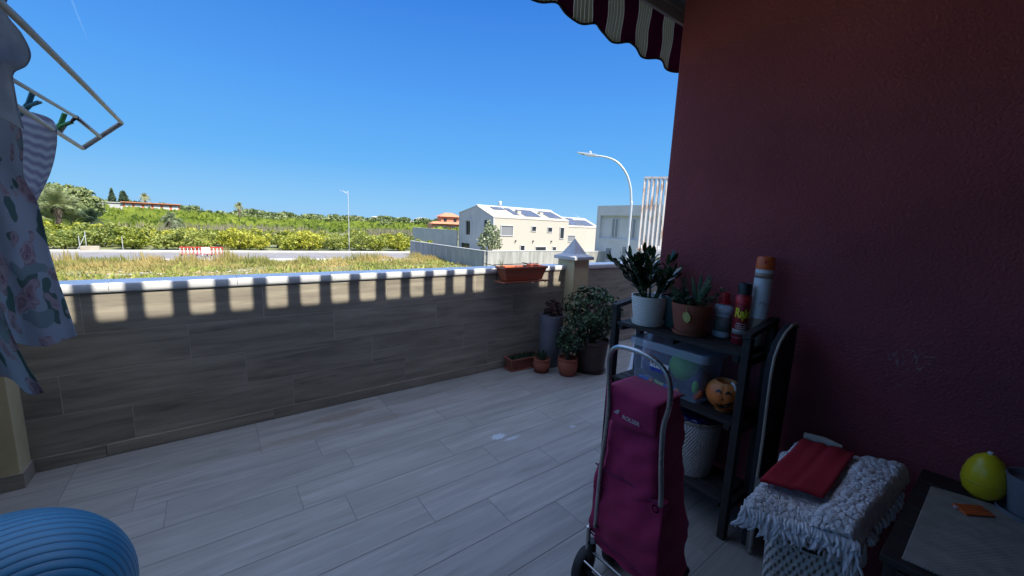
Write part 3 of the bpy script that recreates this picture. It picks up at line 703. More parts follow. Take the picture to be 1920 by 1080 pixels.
b.build('long_leaves', M['fern'], pt, smooth=True, fix=False)
b = MB()
for (dx, dy, L) in [(-.05, .35, .045), (-.1, -.35, .05), (-.08, .1, .055), (-.05, -.1, .06), (-.04, .5, .035)]:
    b.leaf((-.100, -.03, .135), (dx, dy, -1), (-1, 0, .2), L, .026, 0, .1)
b.tube([(-.06, -.02, .165), (-.100, -.026, .168), (-.104, -.03, .135)], .0015, 5); b.build('yellow_leaf', M['yleaf'], pt, smooth=True, fix=False)
# bottle
pb = empty('detergent_bottle', (2.165, .955, zt+.001), 0, 'white plastic bottle with red cap on the shelf', 'bottle')
b = MB(); b.lathe([(.038, 0), (.043, .006), (.043, .03), (.041, .075), (.038, .115), (.037, .122), (.046, .132), (.049, .15), (.046, .165), (.03, .178), (.024, .18)], 40, sx=.8); b.build('bottle_body', M['bottle'], pb, smooth=2)
b = MB(); b.lathe([(.034, .179), (.034, .19), (.024, .197), (.023, .232), (.019, .236), (0, .236)], 32); b.build('cap', M['redcap'], pb, smooth=2)
b = MB(); b.lathe([(.0436, .032), (.0418, .07), (.0388, .112)], 40, sx=.802); b.build('label_sleeve', M['bottlelabel'], pb, smooth=True)
def wrap_text(mb, txt, size, r, zc, ang, mi=0, bold=.0, hs=1, vert=1):
    vs, fs = text_faces(txt, size, bold)
    mb.add([((r)*cos(ang+v.x*hs/r), (r)*sin(ang+v.x*hs/r), zc+v.y*vert) for v in vs], fs, mi)
camang = lambda x, y: atan2(-y, -x)
# insecticide can
px, py = 2.10, .836
pc = empty('spray_can', (px, py, zt+.001), 0, 'red and black insect spray can at the shelf corner', 'spray can')
ca = camang(px, py)
b = MB(); b.lathe([(.031, 0), (.034, .004), (.034, .246), (.031, .254), (.029, .256)], 40); b.build('can_body', M['canred'], pc, smooth=2)
b = MB(); b.lathe([(.0305, .254), (.0305, .306), (.028, .310), (.0255, .306), (.024, .288), (0, .286)], 36); b.build('cap', M['black'], pc, smooth=2)
b = MB(); b.lathe([(.0344, .052), (.0344, .078)], 40); b.lathe([(.0344, .035), (.0344, .037)], 40); b.build('band', M['label_grey'], pc, smooth=True)
b = MB(); wrap_text(b, 'Raid', .050, .0349, .160, ca+.12, 0, .035, .9, 1.3)
b.add([((.0349)*cos(ca+.12+t/.0349), .0349*sin(ca+.12+t/.0349), z) for t, z in [(-.004, .135), (.006, .135), (.002, .120)]], [(0, 1, 2)])
b.build('brand_lettering', M['label_yellow'], pc)
b = MB(); wrap_text(b, 'INSECTICIDA', .008, .0349, .108, ca+.1, 0, .02); wrap_text(b, 'CUCARACHAS', .009, .0349, .096, ca+.1, 0, .02); wrap_text(b, 'Y HORMIGAS', .009, .0349, .086, ca+.1, 0, .02); b.build('small_print', M['label_white'], pc)
b = MB(); b.lathe([(.0345, .205), (.0345, .21), (.0345, .244)], 40); b.build('top_band', M['label_red'], pc, smooth=True)
# air freshener
px, py = 2.165, .765
pc = empty('spray_can', (px, py+.02, zt+.001), 0, 'tall white air freshener can with orange cap beside the red wall', 'spray can')
ca = camang(px, py)
b = MB(); b.lathe([(.036, 0), (.0395, .004), (.0395, .380), (.036, .387)], 40); b.build('can_body', M['canwhite'], pc, smooth=2)
b = MB(); b.lathe([(.040, .383), (.0405, .39), (.039, .432), (.034, .444), (.030, .442), (.028, .427), (0, .425)], 36); b.build('cap', M['orangecap'], pc, smooth=2)
b = MB(); b.box(-.006, -.001, -.008, .006, .001, .008, M=Matrix.Translation((.0402*cos(ca),   .0402*sin(ca), .420)) @ Matrix.Rotation(ca+pi/2, 4, 'Z')); b.build('nozzle', M['redcap'], pc)
b = MB(); wrap_text(b, 'Ma', .036, .0403, .215, ca+.35, 0, .0, .85); b.build('brand_lettering', M['label_grey'], pc)
tan = simple('tan_band', (.36, .27, .22), .4, bump=0)
for za, zb_ in ((.34, .365), (.002, .14)):
    b = MB(); b.lathe([(.0399, za), (.0399, zb_)], 40); b.build('label_band', tan, pc, smooth=True)

# storage box
bx = empty('storage_box', (2.09, 1.15, zm+.001), 0, 'clear plastic storage box with lid full of toys on the middle shelf', 'storage box')
def rrect(hx, hy, r, n=5):
    return [(sx_*(hx-r)+r*cos(a0+pi/2*k/n), sy_*(hy-r)+r*sin(a0+pi/2*k/n)) for sx_, sy_, a0 in ((1, 1, 0), (-1, 1, pi/2), (-1, -1, pi), (1, -1, 1.5*pi)) for k in range(n+1)]
def shell(levels, r=.02, top=False):
    b = MB(); vs = []; k = None
    for hx, hy, z in levels:
        q = rrect(hx, hy, r); k = len(q); vs += [(x, y, z) for x, y in q]
    fs = [(i*k+j, i*k+(j+1) % k, (i+1)*k+(j+1) % k, (i+1)*k+j) for i in range(len(levels)-1) for j in range(k)]
    if top: fs.append(tuple((len(levels)-1)*k+j for j in range(k)))
    else: fs.append(tuple(range(k))[::-1])
    b.add(vs, fs); return b
shell([(.105, .205, 0), (.118, .222, .21), (.118, .222, .235)], .035).build('box_body', M['clear'], bx, smooth=2, fix=False)
shell([(.126, .238, .225), (.127, .239, .232), (.127, .239, .258), (.122, .234, .266), (.110, .222, .268), (.105, .217, .262)], .035, True).build('lid', M['cleargrn'], bx, smooth=2, fix=False)
b = MB(); b.box(-.1195, -.03, .105, -.1185, .085, .160, 0); b.box(-.1205, -.03, .105, -.1196, .085, .125, 1)
vs, fs = text_faces('9-1', .026, .03); b.add([(-.1207, .060-v.x, .140+v.y) for v in vs], fs, 2)
b.box(-.1203, .0, .150, -.1196, .08, .158, 3)
b.build('sticker', [M['label_white'], M['label_blue'], M['black'], M['label_red']], bx)
def toy(name, prof, p, rot, mat, label, cat, sc=(1, 1, 1)):
    b = MB(); b.lathe(prof, 24); o = b.build(name, mat, smooth=2); o.location = p; o.rotation_euler = rot; o.scale = sc; return tag(o, label, cat)
sph = [(sin(pi*i/16), -cos(pi*i/16)) for i in range(17)]
def ellip(r, L): return [(r*x, L*z) for x, z in sph]
B0 = Vector((2.09, 1.15, zm+.012))
toy('toy_ball', ellip(.082, .082), B0+Vector((-.005, -.06, .135)), (0, 0, 0), M['greenplastic'], 'big lime green ball inside the clear storage box', 'toy')
toy('toy_bag', ellip(.075, .11), B0+Vector((.01, .10, .078)), (1.57, 0, 0), M['purpleplastic'], 'dark soft bundle inside storage box at its far end', 'toy')
toy('toy_block', ellip(.07, .07), B0+Vector((.02, -.12, .072)), (0, .4, .3), M['purpleplastic'], 'dark purple ball inside storage box at its near end', 'toy')
toy('toy_capsule', ellip(.018, .035), B0+Vector((-.09, -.175, .070)), (0, 0, 0), M['greenplastic'], 'small bright green egg toy in the near corner of the storage box', 'toy')
toy('toy_capsule', ellip(.018, .035), B0+Vector((-.082, -.19, .030)), (.4, 0, 0), M['orangeplastic'], 'small orange toy below the green egg toy in the storage box', 'toy')
e = empty('toy_dart', B0+Vector((-.095, .09, .020)), 0, 'blue foam stick with orange tip at the far bottom of the storage box', 'toy')
b = MB(); b.tube([(0, .07, 0), (0, -.0, 0)], .014, 14); b.build('foam_body', M['blueplastic'], e, smooth=2)
b = MB(); b.tube([(0, 0, 0), (0, -.02, 0)], [.0145, .012], 14); b.build('tip', M['orangeplastic'], e, smooth=2)
e2 = copy_tree(e); e2.location = B0+Vector((-.095, -.07, .018)); e2['label'] = 'blue foam stick with orange tip at the near bottom of the storage box'
b = MB(); b.tube([(0, .05*cos(t), .02*sin(t)) for t in [3.3+.24*i for i in range(13)]], [.006+.007*sin(pi*i/12) for i in range(13)], 10)
o = b.build('toy_banana', M['yellowplastic'], smooth=2); o.location = B0+Vector((-.093, .01, .038)); tag(o, 'pale yellow curved toy behind the sticker of the storage box', 'toy')
# pumpkin bucket
pp = empty('pumpkin_bucket', (2.05, .845, zm+.002), 0, 'orange jack-o-lantern bucket with smiling face on the middle shelf', 'bucket')
Rp, Zc = .089, .083
b = MB(); prof = [(.04, 0)]+[(Rp*sin(t), Zc-Rp*.93*cos(t)) for t in [.45+i*(2.55-.45)/24 for i in range(25)]]+[(.044, .150), (.03, .08), (0, .06)]
n = 96; vs = []
for r, z in prof:
    for j in range(n):
        a_ = 2*pi*j/n; k = 1-.035*abs(sin(a_*5))**6 if r > .045 else 1; vs.append((r*k*cos(a_), r*k*sin(a_), z-.083))
b.add(vs, [(i*n+j, i*n+(j+1) % n, (i+1)*n+(j+1) % n, (i+1)*n+j) for i in range(len(prof)-1) for j in range(n)])
b.build('bucket_body', M['pumpkin'], pp, smooth=2, loc=(0, 0, .083))
fa = camang(2.05, .845)+.0
def on_p(u, v, e_=.0012):
    t = math.asin(max(-1, min(1, v/(Rp*.93)))); r = Rp*cos(t)+e_; a_ = fa+u/Rp
    k = 1-.035*abs(sin(a_*5))**6; return (r*k*cos(a_)*1.0+.0, r*k*sin(a_), Zc+(Rp*.93+e_)*sin(t))
def band(b, us, w, mi=0, e_=.0015):
    vs = []
    for (u, v, ww) in us: vs += [on_p(u, v-ww, e_), on_p(u, v+ww, e_)]
    b.add(vs, [(2*i, 2*i+2, 2*i+3, 2*i+1) for i in range(len(us)-1)], mi)
b = MB()
for cx_ in (-.030, .016): band(b, [(cx_+.016*cos(pi-pi*i/14), .020+.016*sin(pi*i/14), .0058*(.6+.5*sin(pi*i/14))) for i in range(15)], 0)
band(b, [(-.0135, -.004, .0002), (-.007, .001, .006), (-.0005, -.004, .0002)], 0)
band(b, [(-.050+.094*i/20, -.020-.026*sin(pi*(i/20)**.8)+.012*(i/20), .002+.0125*sin(pi*min(1, (i/20)**1.5))) for i in range(21)], 0)
b.build('painted_face', M['black'], pp)
b = MB(); b.tube([(.0+.018*cos(t), .018*sin(t), 0) for t in [2*pi*i/20 for i in range(21)]], .0055, 8, cap=False)
o = b.build('handle_ring', M['label_white'], pp, smooth=True, loc=(-.03, -.05, .145)); o.rotation_euler = (radians(70), radians(10), radians(40))
# waste basket
def wickerbowl(name, prof, n, mat, parent, sx=1, sy=1, hx=None, hy=None, r=.05):
    b = MB(); vs = []; uv = []
    if hx:
        rings = [(rrect(hx*s, hy*s, r, 6), z) for s, z in prof]
    else: rings = [([(rad*cos(2*pi*j/n), rad*sin(2*pi*j/n)) for j in range(n)], z) for rad, z in prof]
    k = len(rings[0][0])
    per = [0]
    q = rings[-1][0]
    for j in range(k): per.append(per[-1]+hypot(q[(j+1) % k][0]-q[j][0], q[(j+1) % k][1]-q[j][1]))
    for q, z in rings: vs += [(x, y, z) for x, y in q]
    fs = []; uvl = []
    z0, z1 = rings[0][1], rings[-1][1]
    for i in range(len(rings)-1):
        for j in range(k):
            fs.append((i*k+j, i*k+(j+1) % k, (i+1)*k+(j+1) % k, (i+1)*k+j))
            va, vb = (rings[i][1]-z0)/(z1-z0), (rings[i+1][1]-z0)/(z1-z0)
            ua, ub = per[j]/per[-1], per[j+1]/per[-1]
            uvl += [(ua, va), (ub, va), (ub, vb), (ua, vb)]
    fs.append(tuple(range(k))[::-1]); uvl += [(.001, .001)]*k
    b.add(vs, fs); o = b.build(name, mat, parent, smooth=2, fix=False, solid=.003)
    ul = o.data.uv_layers.new(name='UVMap')
    for i_, u_ in enumerate(uvl): ul.data[i_].uv = u_
    return o
wb = empty('waste_basket', (2.082, 1.00, zb+.001), 0, 'grey woven waste basket with blue liner on the lowest shelf', 'basket')
wickerbowl('woven_body', [(.112, 0), (.122, .1), (.132, .22), (.138, .30)], 48, M['wicker_s'], wb)
b = MB(); b.lathe([(.136, .300), (.143, .302), (.145, .312), (.142, .318), (.135, .316)], 48); b.build('rim', M['rim'], wb, smooth=2)
b = MB(); nn = 48; vs = []
for r, z in [(.130, .298), (.137, .322), (.143, .325), (.11, .326), (.06, .322), (0.001, .328)]:
    for j in range(nn): k = 1+.06*sin(j*3.1)+.05*sin(j*1.7+z*90); vs.append((r*k*cos(2*pi*j/nn), r*k*sin(2*pi*j/nn), z+.007*sin(j*2.3+r*60)))
b.add(vs, [(i*nn+j, i*nn+(j+1) % nn, (i+1)*nn+(j+1) % nn, (i+1)*nn+j) for i in range(5) for j in range(nn)]); b.build('liner', M['blueliner'], wb, smooth=True)

# board leaning by the shelf
e = empty('ironing_board', (2.06, .635, 0), 0, 'dark board with pale beige rim standing upright between shelf and basket', 'ironing board')
pts = [(-.10, .02), (-.10, .35), (-.105, .60), (-.118, .80), (-.122, .90), (-.112, .975), (-.075, 1.035), (-.02, 1.075), (.05, 1.10), (.10, 1.10), (.13, 1.08), (.14, 1.02), (.14, .02)]
b = MB(); b.prism(pts, -.014, .014, 'y'); b.build('board_top', M['darkboard'], e, bevel=.006)
b = MB(); b.tube([(x-.004, -.017, z) for x, z in pts[:11]], .0065, 8); b.build('rim', M['rim'], e, smooth=True)
b = MB(); b.tube([(-.104, -.03, 0.011), (-.104, -.03, .33), (-.08, -.03, .38)], .010, 8); b.box(-.125, -.05, .36, -.09, -.018, .40); b.build('folded_leg', M['chrome'], e, smooth=2)

# ------------------------------------------------------------ shopping trolley
tr = empty('shopping_trolley', (1.20, .79, 0), 0, 'magenta fabric shopping trolley with steel handle in front of the shelf', 'shopping trolley')
def bagshape(levels, name, mat, r=.03, top=True, **k):
    b = MB(); vs = []; kk = None
    for (x0_, x1_, y0_, y1_, z) in levels:
        q0 = rrect((x1_-x0_)/2, (y1_-y0_)/2, min(r, (x1_-x0_)*.3), 4); q = []
        for a_, b_ in zip(q0, q0[1:]+q0[:1]):
            nd = max(1, round(hypot(a_[0]-b_[0], a_[1]-b_[1])/.012)) if hypot(a_[0]-b_[0], a_[1]-b_[1]) > .02 else 1
            nd = 14 if nd > 1 else 1
            q += [(lerp(a_[0], b_[0], k_/nd), lerp(a_[1], b_[1], k_/nd)) for k_ in range(nd)]
        kk = len(q)
        for i, (x, y) in enumerate(q):
            P3 = Vector((x, y, z)); wob = .012*mnoise.noise(Vector((y*5, z*6+y*9, 1+x)))+.009*mnoise.noise(Vector((y*16+z*8, z*15, 4+x*8)))+.0025*mnoise.noise(Vector((y*50, z*50, 2+x*30)))
            ox, oy = (1 if x > (x1_-x0_)*.4 else -1 if x < -(x1_-x0_)*.4 else 0), (1 if y > (y1_-y0_)*.4 else -1 if y < -(y1_-y0_)*.4 else 0)
            vs.append(((x0_+x1_)/2+x+wob*ox, (y0_+y1_)/2+y+wob*oy*.8, z))
    fs = [(i*kk+j, i*kk+(j+1) % kk, (i+1)*kk+(j+1) % kk, (i+1)*kk+j) for i in range(len(levels)-1) for j in range(kk)]
    fs += [tuple(range(kk))[::-1], tuple((len(levels)-1)*kk+j for j in range(kk))]
    b.add(vs, fs); return b.build(name, mat, tr, smooth=2, **k)
def lerp(a_, b_, t): return a_+(b_-a_)*t
lv = []
for i in range(61):
    t = i/60; z = lerp(.205, .905, t)
    wl = lerp(.155, .112, t**1.2); wr = lerp(-.160, -.090, t**1.1); dep = lerp(.20, .155, t)
    lv.append((.0-.010*sin(t*pi)+.004*sin(t*9), dep+.02*sin(t*pi)+.008*sin(t*11), wr-.006*sin(t*8), wl+.004*sin(t*10), z))
bagshape(lv, 'bag', M['magenta'])
bagshape([(-.018-.010*sin(pi*i/24)+.008*(i/24), .03, lerp(-.166, -.150, i/24), lerp(.158, .150, i/24), lerp(.262, .566, i/24)) for i in range(25)], 'front_pocket', M['magenta'], r=.008)
b = MB()
b.tube([(-.014-.003*sin(i*.9), .150-.30*i/10, .566-.002*sin(i)) for i in range(11)], .0032, 6); b.build('piping', M['magenta_d'], tr, smooth=True); b = MB(); b.tube([(-.0205-.003*sin(i*1.3), .157-.32*i/10, .262) for i in range(11)], .003, 6)
b.build('piping', M['magenta_d'], tr, smooth=True)
b = MB(); n_ = 10; vs = []
for i in range(n_+1):
    for j in range(13):
        y = lerp(.118, -.098, j/12); t = i/n_
        if t < .3: x, z = lerp(.15, -.021, t/.3), .915-.004*abs(t/.3-.5)
        else: x, z = -.024-.004*sin(t*5+j*.6), lerp(.912, .790+.010*(j/12)-.012*sin(pi*j/12), (t-.3)/.7)
        vs.append((x, y, z))
b.add(vs, [(i*13+j, i*13+j+1, (i+1)*13+j+1, (i+1)*13+j) for i in range(n_) for j in range(12)])
b.build('flap', M['magenta'], tr, smooth=True, solid=.004)
b = MB(); vs, fs = text_faces('ROLSER', .021, .02); b.add([(-.0325, -.004-v.x, .822+v.y) for v in vs], fs)
for dz_ in (0, .006, .012): b.box(-.0327, .052-dz_*.4, .824+dz_, -.0318, .070-dz_, .828+dz_)
b.build('logo', M['logo'], tr)
b = MB()
top = 1.055
hp_ = [(-.022, .120, .30), (-.022, .118, .55), (-.024, .106, .72), (-.028, .100, .85), (-.03, .112, .985), (-.03, .112, 1.03), (-.03, .098, 1.062), (-.03, .068, 1.078), (-.03, 0.0, 1.082), (-.03, -.07, 1.072), (-.03, -.115, 1.045), (-.03, -.138, 1.0), (-.03, -.142, .93), (-.028, -.128, .85), (-.024, -.132, .72), (-.022, -.142, .62), (-.022, -.145, .565)]
def smoothpath(pts, k=4):
    pts = [Vector(p) for p in pts]; out = []
    for i in range(len(pts)-1):
        p0, p1, p2, p3 = pts[max(i-1, 0)], pts[i], pts[i+1], pts[min(i+2, len(pts)-1)]
        for q in range(k):
            t = q/k; out.append(.5*((2*p1)+(p2-p0)*t+(2*p0-5*p1+4*p2-p3)*t*t+(3*p1-p0-3*p2+p3)*t**3))
    return out+[pts[-1]]
b.tube(smoothpath(hp_), .0087, 14); b.build('handle', M['chrome'], tr, smooth=True)
b = MB()
for y in (.150, -.150):
    b = MB(); b.tube([(-.022, y, .18), (-.026, y, .285)], .009, 12); b.build('frame_tube', M['chrome'], tr, smooth=2)
b = MB(); b.tube([(-.015, -.15, .175), (-.015, .16, .175)], .006, 8); b.build('frame_bar', M['chrome'], tr, smooth=2)
b = MB(); b.tube([(.18, -.15, .175), (.18, .16, .175)], .006, 8); b.build('frame_bar', M['chrome'], tr, smooth=2); b = MB()
b.tube([(-.04, -.16, .13), (-.04, .17, .13)], .0045, 8)
b.build('frame_bar', M['chrome'], tr, smooth=2)
b = MB(); b.tube([(-.016+.012*cos(t), -.128+.012*sin(t)*0, .545+.012*sin(t)) for t in [2*pi*i/16 for i in range(17)]], .0022, 6, cap=False)
for v_i in range(len(b.v)):
    x, y, z = b.v[v_i]; b.v[v_i] = (-.022, -.128+(x+.016), z)
b.build('ring', M['chrome'], tr, smooth=True)
for (wx, wy) in ((-.01, .175), (.185, .175), (-.01, -.185), (.185, -.185)):
    b = MB(); r_ = .075
    b.lathe([(r_*.78, -.017), (r_*.93, -.019), (r_, -.011), (r_, .011), (r_*.93, .019), (r_*.78, .017), (r_*.78, -.017)], 40)
    wh = b.build('wheel', M['tyre'], tr, smooth=2, loc=(wx, wy, .076)); wh.rotation_euler = (pi/2, 0, radians(12 if wy > 0 else 0))
    b = MB(); b.lathe([(0, -.012), (.02, -.014), (.024, -.006), (r_*.77, -.006), (r_*.77, .006), (.024, .006), (.02, .014), (0, .012)], 32); b.build('rim', M['black'], wh, smooth=2)
    s = 1 if wy > 0 else -1
    b = MB(); b.tube(smoothpath([(wx, wy-s*.024, .076), (wx, wy-s*.030, .12), (wx-.0, wy-s*.034, .17), (wx, wy-s*.030, .215)]), [.018]*4+[.020]*8+[.022], 12)
    b.build('wheel_fork', M['black'], tr, smooth=2)
b = MB(); b.tube([(-.035, .16, .09), (-.035, -.16, .09)], .011, 10); b.build('axle_bar', M['black'], tr, smooth=True)

# ------------------------------------------------------------ laundry basket, rug, cloth
def smooth0(t): t = max(0, min(1, t)); return t*t*(3-2*t)
lb = empty('laundry_basket', (1.74, .355, 0), radians(14), 'white woven plastic laundry basket with lid under the rug', 'laundry basket')
wickerbowl('woven_body', [(.84, 0), (.90, .2), (.97, .4), (1.0, .545)], 0, M['wicker_w'], lb, hx=.245, hy=.125, r=.05)
shell([(.247, .127, .546), (.252, .132, .552), (.252, .132, .578), (.240, .120, .590)], .06, True).build('lid', M['canwhite'], lb, smooth=2)
b = MB()
q = [(.075*cos(2*pi*i/20)*(1 if abs(cos(2*pi*i/20)) < .8 else 1), .020*sin(2*pi*i/20)) for i in range(20)]
q = [(max(-.07, min(.07, 1.15*u)), v) for u, v in q]
b.add([(-.2465, u*.75+.02, .500+v) for u, v in q], [tuple(range(20))]); b.build('handle_opening', M['black'], lb)
b = MB(); b.tube([(-.2475, u*.79+.02, .500+v*1.15) for u, v in q+q[:1]], .004, 6, cap=False); b.build('handle_rim', M['wicker_w'], lb, smooth=True)
# rug: puckered chenille, draped over lid
mb = MB(); nx_, ny_ = 150, 100; vs = []
RA, RB, RC, RD = Vector((1.40, .462, 0)), Vector((1.515, .195, 0)), Vector((2.125, .165, 0)), Vector((2.01, .505, 0)); RO = Vector((1.70, .325, 0))
def rugp(u, v): return RB.lerp(RC, u).lerp(RA.lerp(RD, u), v)-RO
for i in range(nx_+1):
    for j in range(ny_+1):
        u, v = i/nx_, j/ny_; p = rugp(u, v); x, y = p.x, p.y
        z = .610+.008*sin(x*9)*cos(y*11)+.010*mnoise.noise(Vector((x*7, y*7, 4)))
        bend = .03*sin(x*8)+.02*mnoise.noise(Vector((x*6, y*6, 9)))
        z += .0045*abs(sin((y+bend)*120))*smooth0((.42-v)/.15)
        z += mnoise.noise(Vector((x*75, y*75, 0)))*.006+mnoise.noise(Vector((x*150, y*150, 3)))*.005
        z += .016*smooth0((.40-v)/.06)*smooth0(v/.05)
        if u < .07: z -= (.07-u)*.30+((.07-u)*10)**2*.012
        if v < .07: z -= (.07-v)*.5
        if v > .95: z -= (v-.95)*.4
        e1 = .006*mnoise.noise(Vector((y*60, u*3, 5))) if u < .02 or u > .98 else 0
        e2 = .006*mnoise.noise(Vector((x*60, v*3, 5))) if v < .02 or v > .98 else 0
        vs.append((x+e1, y+e2, z))
mb.add(vs, [(i*(ny_+1)+j, (i+1)*(ny_+1)+j, (i+1)*(ny_+1)+j+1, i*(ny_+1)+j+1) for i in range(nx_) for j in range(ny_)])
rg = empty('bath_rug', (1.70, .325, 0), 0, 'folded white fringed bath rug on top of the laundry basket', 'rug')
mb.build('pile', M['rug'], rg, smooth=True, solid=.022)
b = MB(); rr = random.Random(12)
def tassel(p, out, L, th=1.0, side=0):
    n_ = rr.choice([2, 3, 3, 4]); tx = Vector((-out.y, out.x, 0))
    for s_ in range(n_):
        sp_ = (s_-(n_-1)/2)*.006+rr.uniform(-.004, .004); l = L*rr.uniform(.75, 1.2); sw = rr.gauss(side, .012)
        pts = [p-out*.03+Vector((0, 0, .008)), p+tx*sp_*.6+out*.004+Vector((0, 0, .002)), p+out*rr.uniform(.010, .022)+tx*(sp_+sw*.4)-Vector((0, 0, l*.35)), p+out*rr.uniform(.008, .020)+tx*(sp_*1.4+sw)-Vector((0, 0, l*.75)), p+out*rr.uniform(.004, .02)+tx*(sp_*.8+sw*1.5)-Vector((0, 0, l))]
        pp_ = smoothpath(pts, 4); k_ = len(pp_); r0 = rr.uniform(.0032, .0052)*th
        b.tube([q+Vector((rr.gauss(0, .0008), rr.gauss(0, .0008), 0)) for q in pp_], [r0*(.75+.5*sin(pi*min(1, i_/k_*1.15)))*(1 if i_ < k_-2 else .45) for i_ in range(k_)], 6)
of = Vector((-.88, -.474, 0))
for i in range(27):
    v = 1-(i+rr.uniform(-.25, .25))/26; p = rugp(0, v)
    tassel(p+Vector((0, 0, .585)), of, rr.uniform(.028, .052), .9)
for i in range(17):
    v = 1-(i+rr.uniform(-.3, .3))/16; p = rugp(-.012, v)
    tassel(p+Vector((0, 0, .560)), of, rr.uniform(.03, .062)+(.06 if v < .12 else 0), 1.0)
for i in range(13):
    u = (i+rr.uniform(-.3, .3))/15; p = rugp(max(u, 0), 0)
    tassel(p+Vector((0, 0, .575)), Vector((0, -1, 0)), rr.uniform(.03, .06)+(.06 if i < 2 else 0), 1.0)
b.build('fringe', M['fringe'], rg, smooth=True, fix=False)
mb = MB(); vs = []
nn_, mm_ = 24, 16
Q = [Vector((1.50, .465, 0)), Vector((1.575, .300, 0)), Vector((2.03, .315, 0)), Vector((1.97, .480, 0))]
for i in range(nn_+1):
    for j in range(mm_+1):
        u, v = i/nn_, j/mm_; p = Q[0].lerp(Q[3], u).lerp(Q[1].lerp(Q[2], u), v)
        z = .655+.004*sin(u*7+v*4)+(.006 if v > .5 else 0)*(1 if True else 0)+.003*sin(v*20)*u
        if abs(v-.52) < .04: z -= .002
        vs.append((p.x-1.75, p.y-.38, z-.650))
mb.add(vs, [(i*(mm_+1)+j, (i+1)*(mm_+1)+j, (i+1)*(mm_+1)+j+1, i*(mm_+1)+j+1) for i in range(nn_) for j in range(mm_)])
o = mb.build('folded_cloth', M['redcloth'], smooth=True, solid=.008); o.location = (1.75, .38, .638)
tag(o, 'folded dark red cleaning cloth lying on the white rug', 'cloth')
b = MB(); b.tube([(0, 0, 0), (0, .06, .004), (-.005, .13, .0)], [.014, .018, .013], 12); o = b.build('rolled_towel', simple('beige_towel', (.42, .39, .34), .95, sc=30, bump=.6, bs=120), smooth=2); o.location = (2.04, .36, .640)
tag(o, 'rolled beige towel behind the red cloth near the red wall', 'towel')

# ------------------------------------------------------------ table with mat, egg, pegs, pot
tb_ = empty('table', (1.87, -.3, 0), 0, 'low dark wooden table against the red wall at bottom right', 'table')
for k in range(6):
    x = -.37+k*.124; b = MB(); b.box(x, -.75, .578, x+.119, .44, .6); b.build('table_board', M['tablewood'], tb_, bevel=.003)
for x in (-.35, .31):
    for y in (-.72, .38):
        b = MB(); b.box(x, y, 0, x+.05, y+.05, .576); b.build('leg', M['tablewood'], tb_, bevel=.003)
b = MB(); b.box(-.372, -.7, .51, -.352, .40, .572); b.build('apron', M['tablewood'], tb_, bevel=.003)
b = MB(); vs = [(2.083, .101), (1.521, .097), (1.60, -.42), (2.20, -.30)]
b.prism([(x-1.85, y+.15) for x, y in vs], 0, .006, 'z'); o = b.build('place_mat', M['mat'], bevel=.002); o.location = (1.85, -.15, .6015); tag(o, 'beige ribbed mat lying on the dark table', 'mat')
b = MB(); b.lathe([(.0001, 0), (.028, .006), (.048, .028), (.057, .060), (.056, .092), (.048, .125), (.034, .152), (.015, .168), (.0001, .172)], 40)
e = empty('toy_egg', (2.15, -.015, .602), 0, 'yellow plastic egg ornament on the dark table', 'toy egg')
b.build('egg_shell', simple('yellow_plastic', (.78, .58, .02), .3, var=.06, bump=.02), e, smooth=True)
b = MB(); b.lathe([(.007, .170), (.007, .178), (.0, .179)], 12); b.build('white_knob', M['label_white'], e, smooth=2)
b = MB(); b.lathe([(.0572, .066), (.058, .068), (.0572, .070)], 40); b.build('seam', simple('yellow_seam', (.6, .45, .03), .3, bump=0), e, smooth=True)
e = empty('crayon_bundle', (2.0, -.005, .610), radians(-42), 'small bundle of orange crayons on the beige mat', 'crayons')
rr = random.Random(5)
for k in range(6):
    b = MB(); y = -.022+.009*k; x = rr.uniform(-.008, .008); b.tube([(-.045+x, y, .002), (.040+x, y+.002, .002), (.050+x, y+.002, .002)], [.0045, .0045, .0015], 8); b.build('crayon', M['orangeplastic'], e, smooth=2)
b = MB(); b.lathe([(.007, 0), (.008, .006), (.0, .012)], 12); o = b.build('eraser', simple('pink_rubber', (.6, .35, .33), .7, bump=0), smooth=2); o.location = (1.975, .03, .608); tag(o, 'tiny pink knob beside the orange crayons', 'eraser')
pk = empty('plant_pot', (2.135, -.130, .602), 0, 'grey round pot with saucer at the right edge of the table', 'plant pot')
b = MB(); b.lathe([(.05, .006), (.055, .01), (.075, .13), (.078, .14), (.072, .14), (.065, .12), (0, .118)], 40); b.build('pot', M['greypot'], pk, smooth=2)
b = MB(); saucer(b, .085, .02); b.build('saucer', M['greypot'], pk, smooth=2)

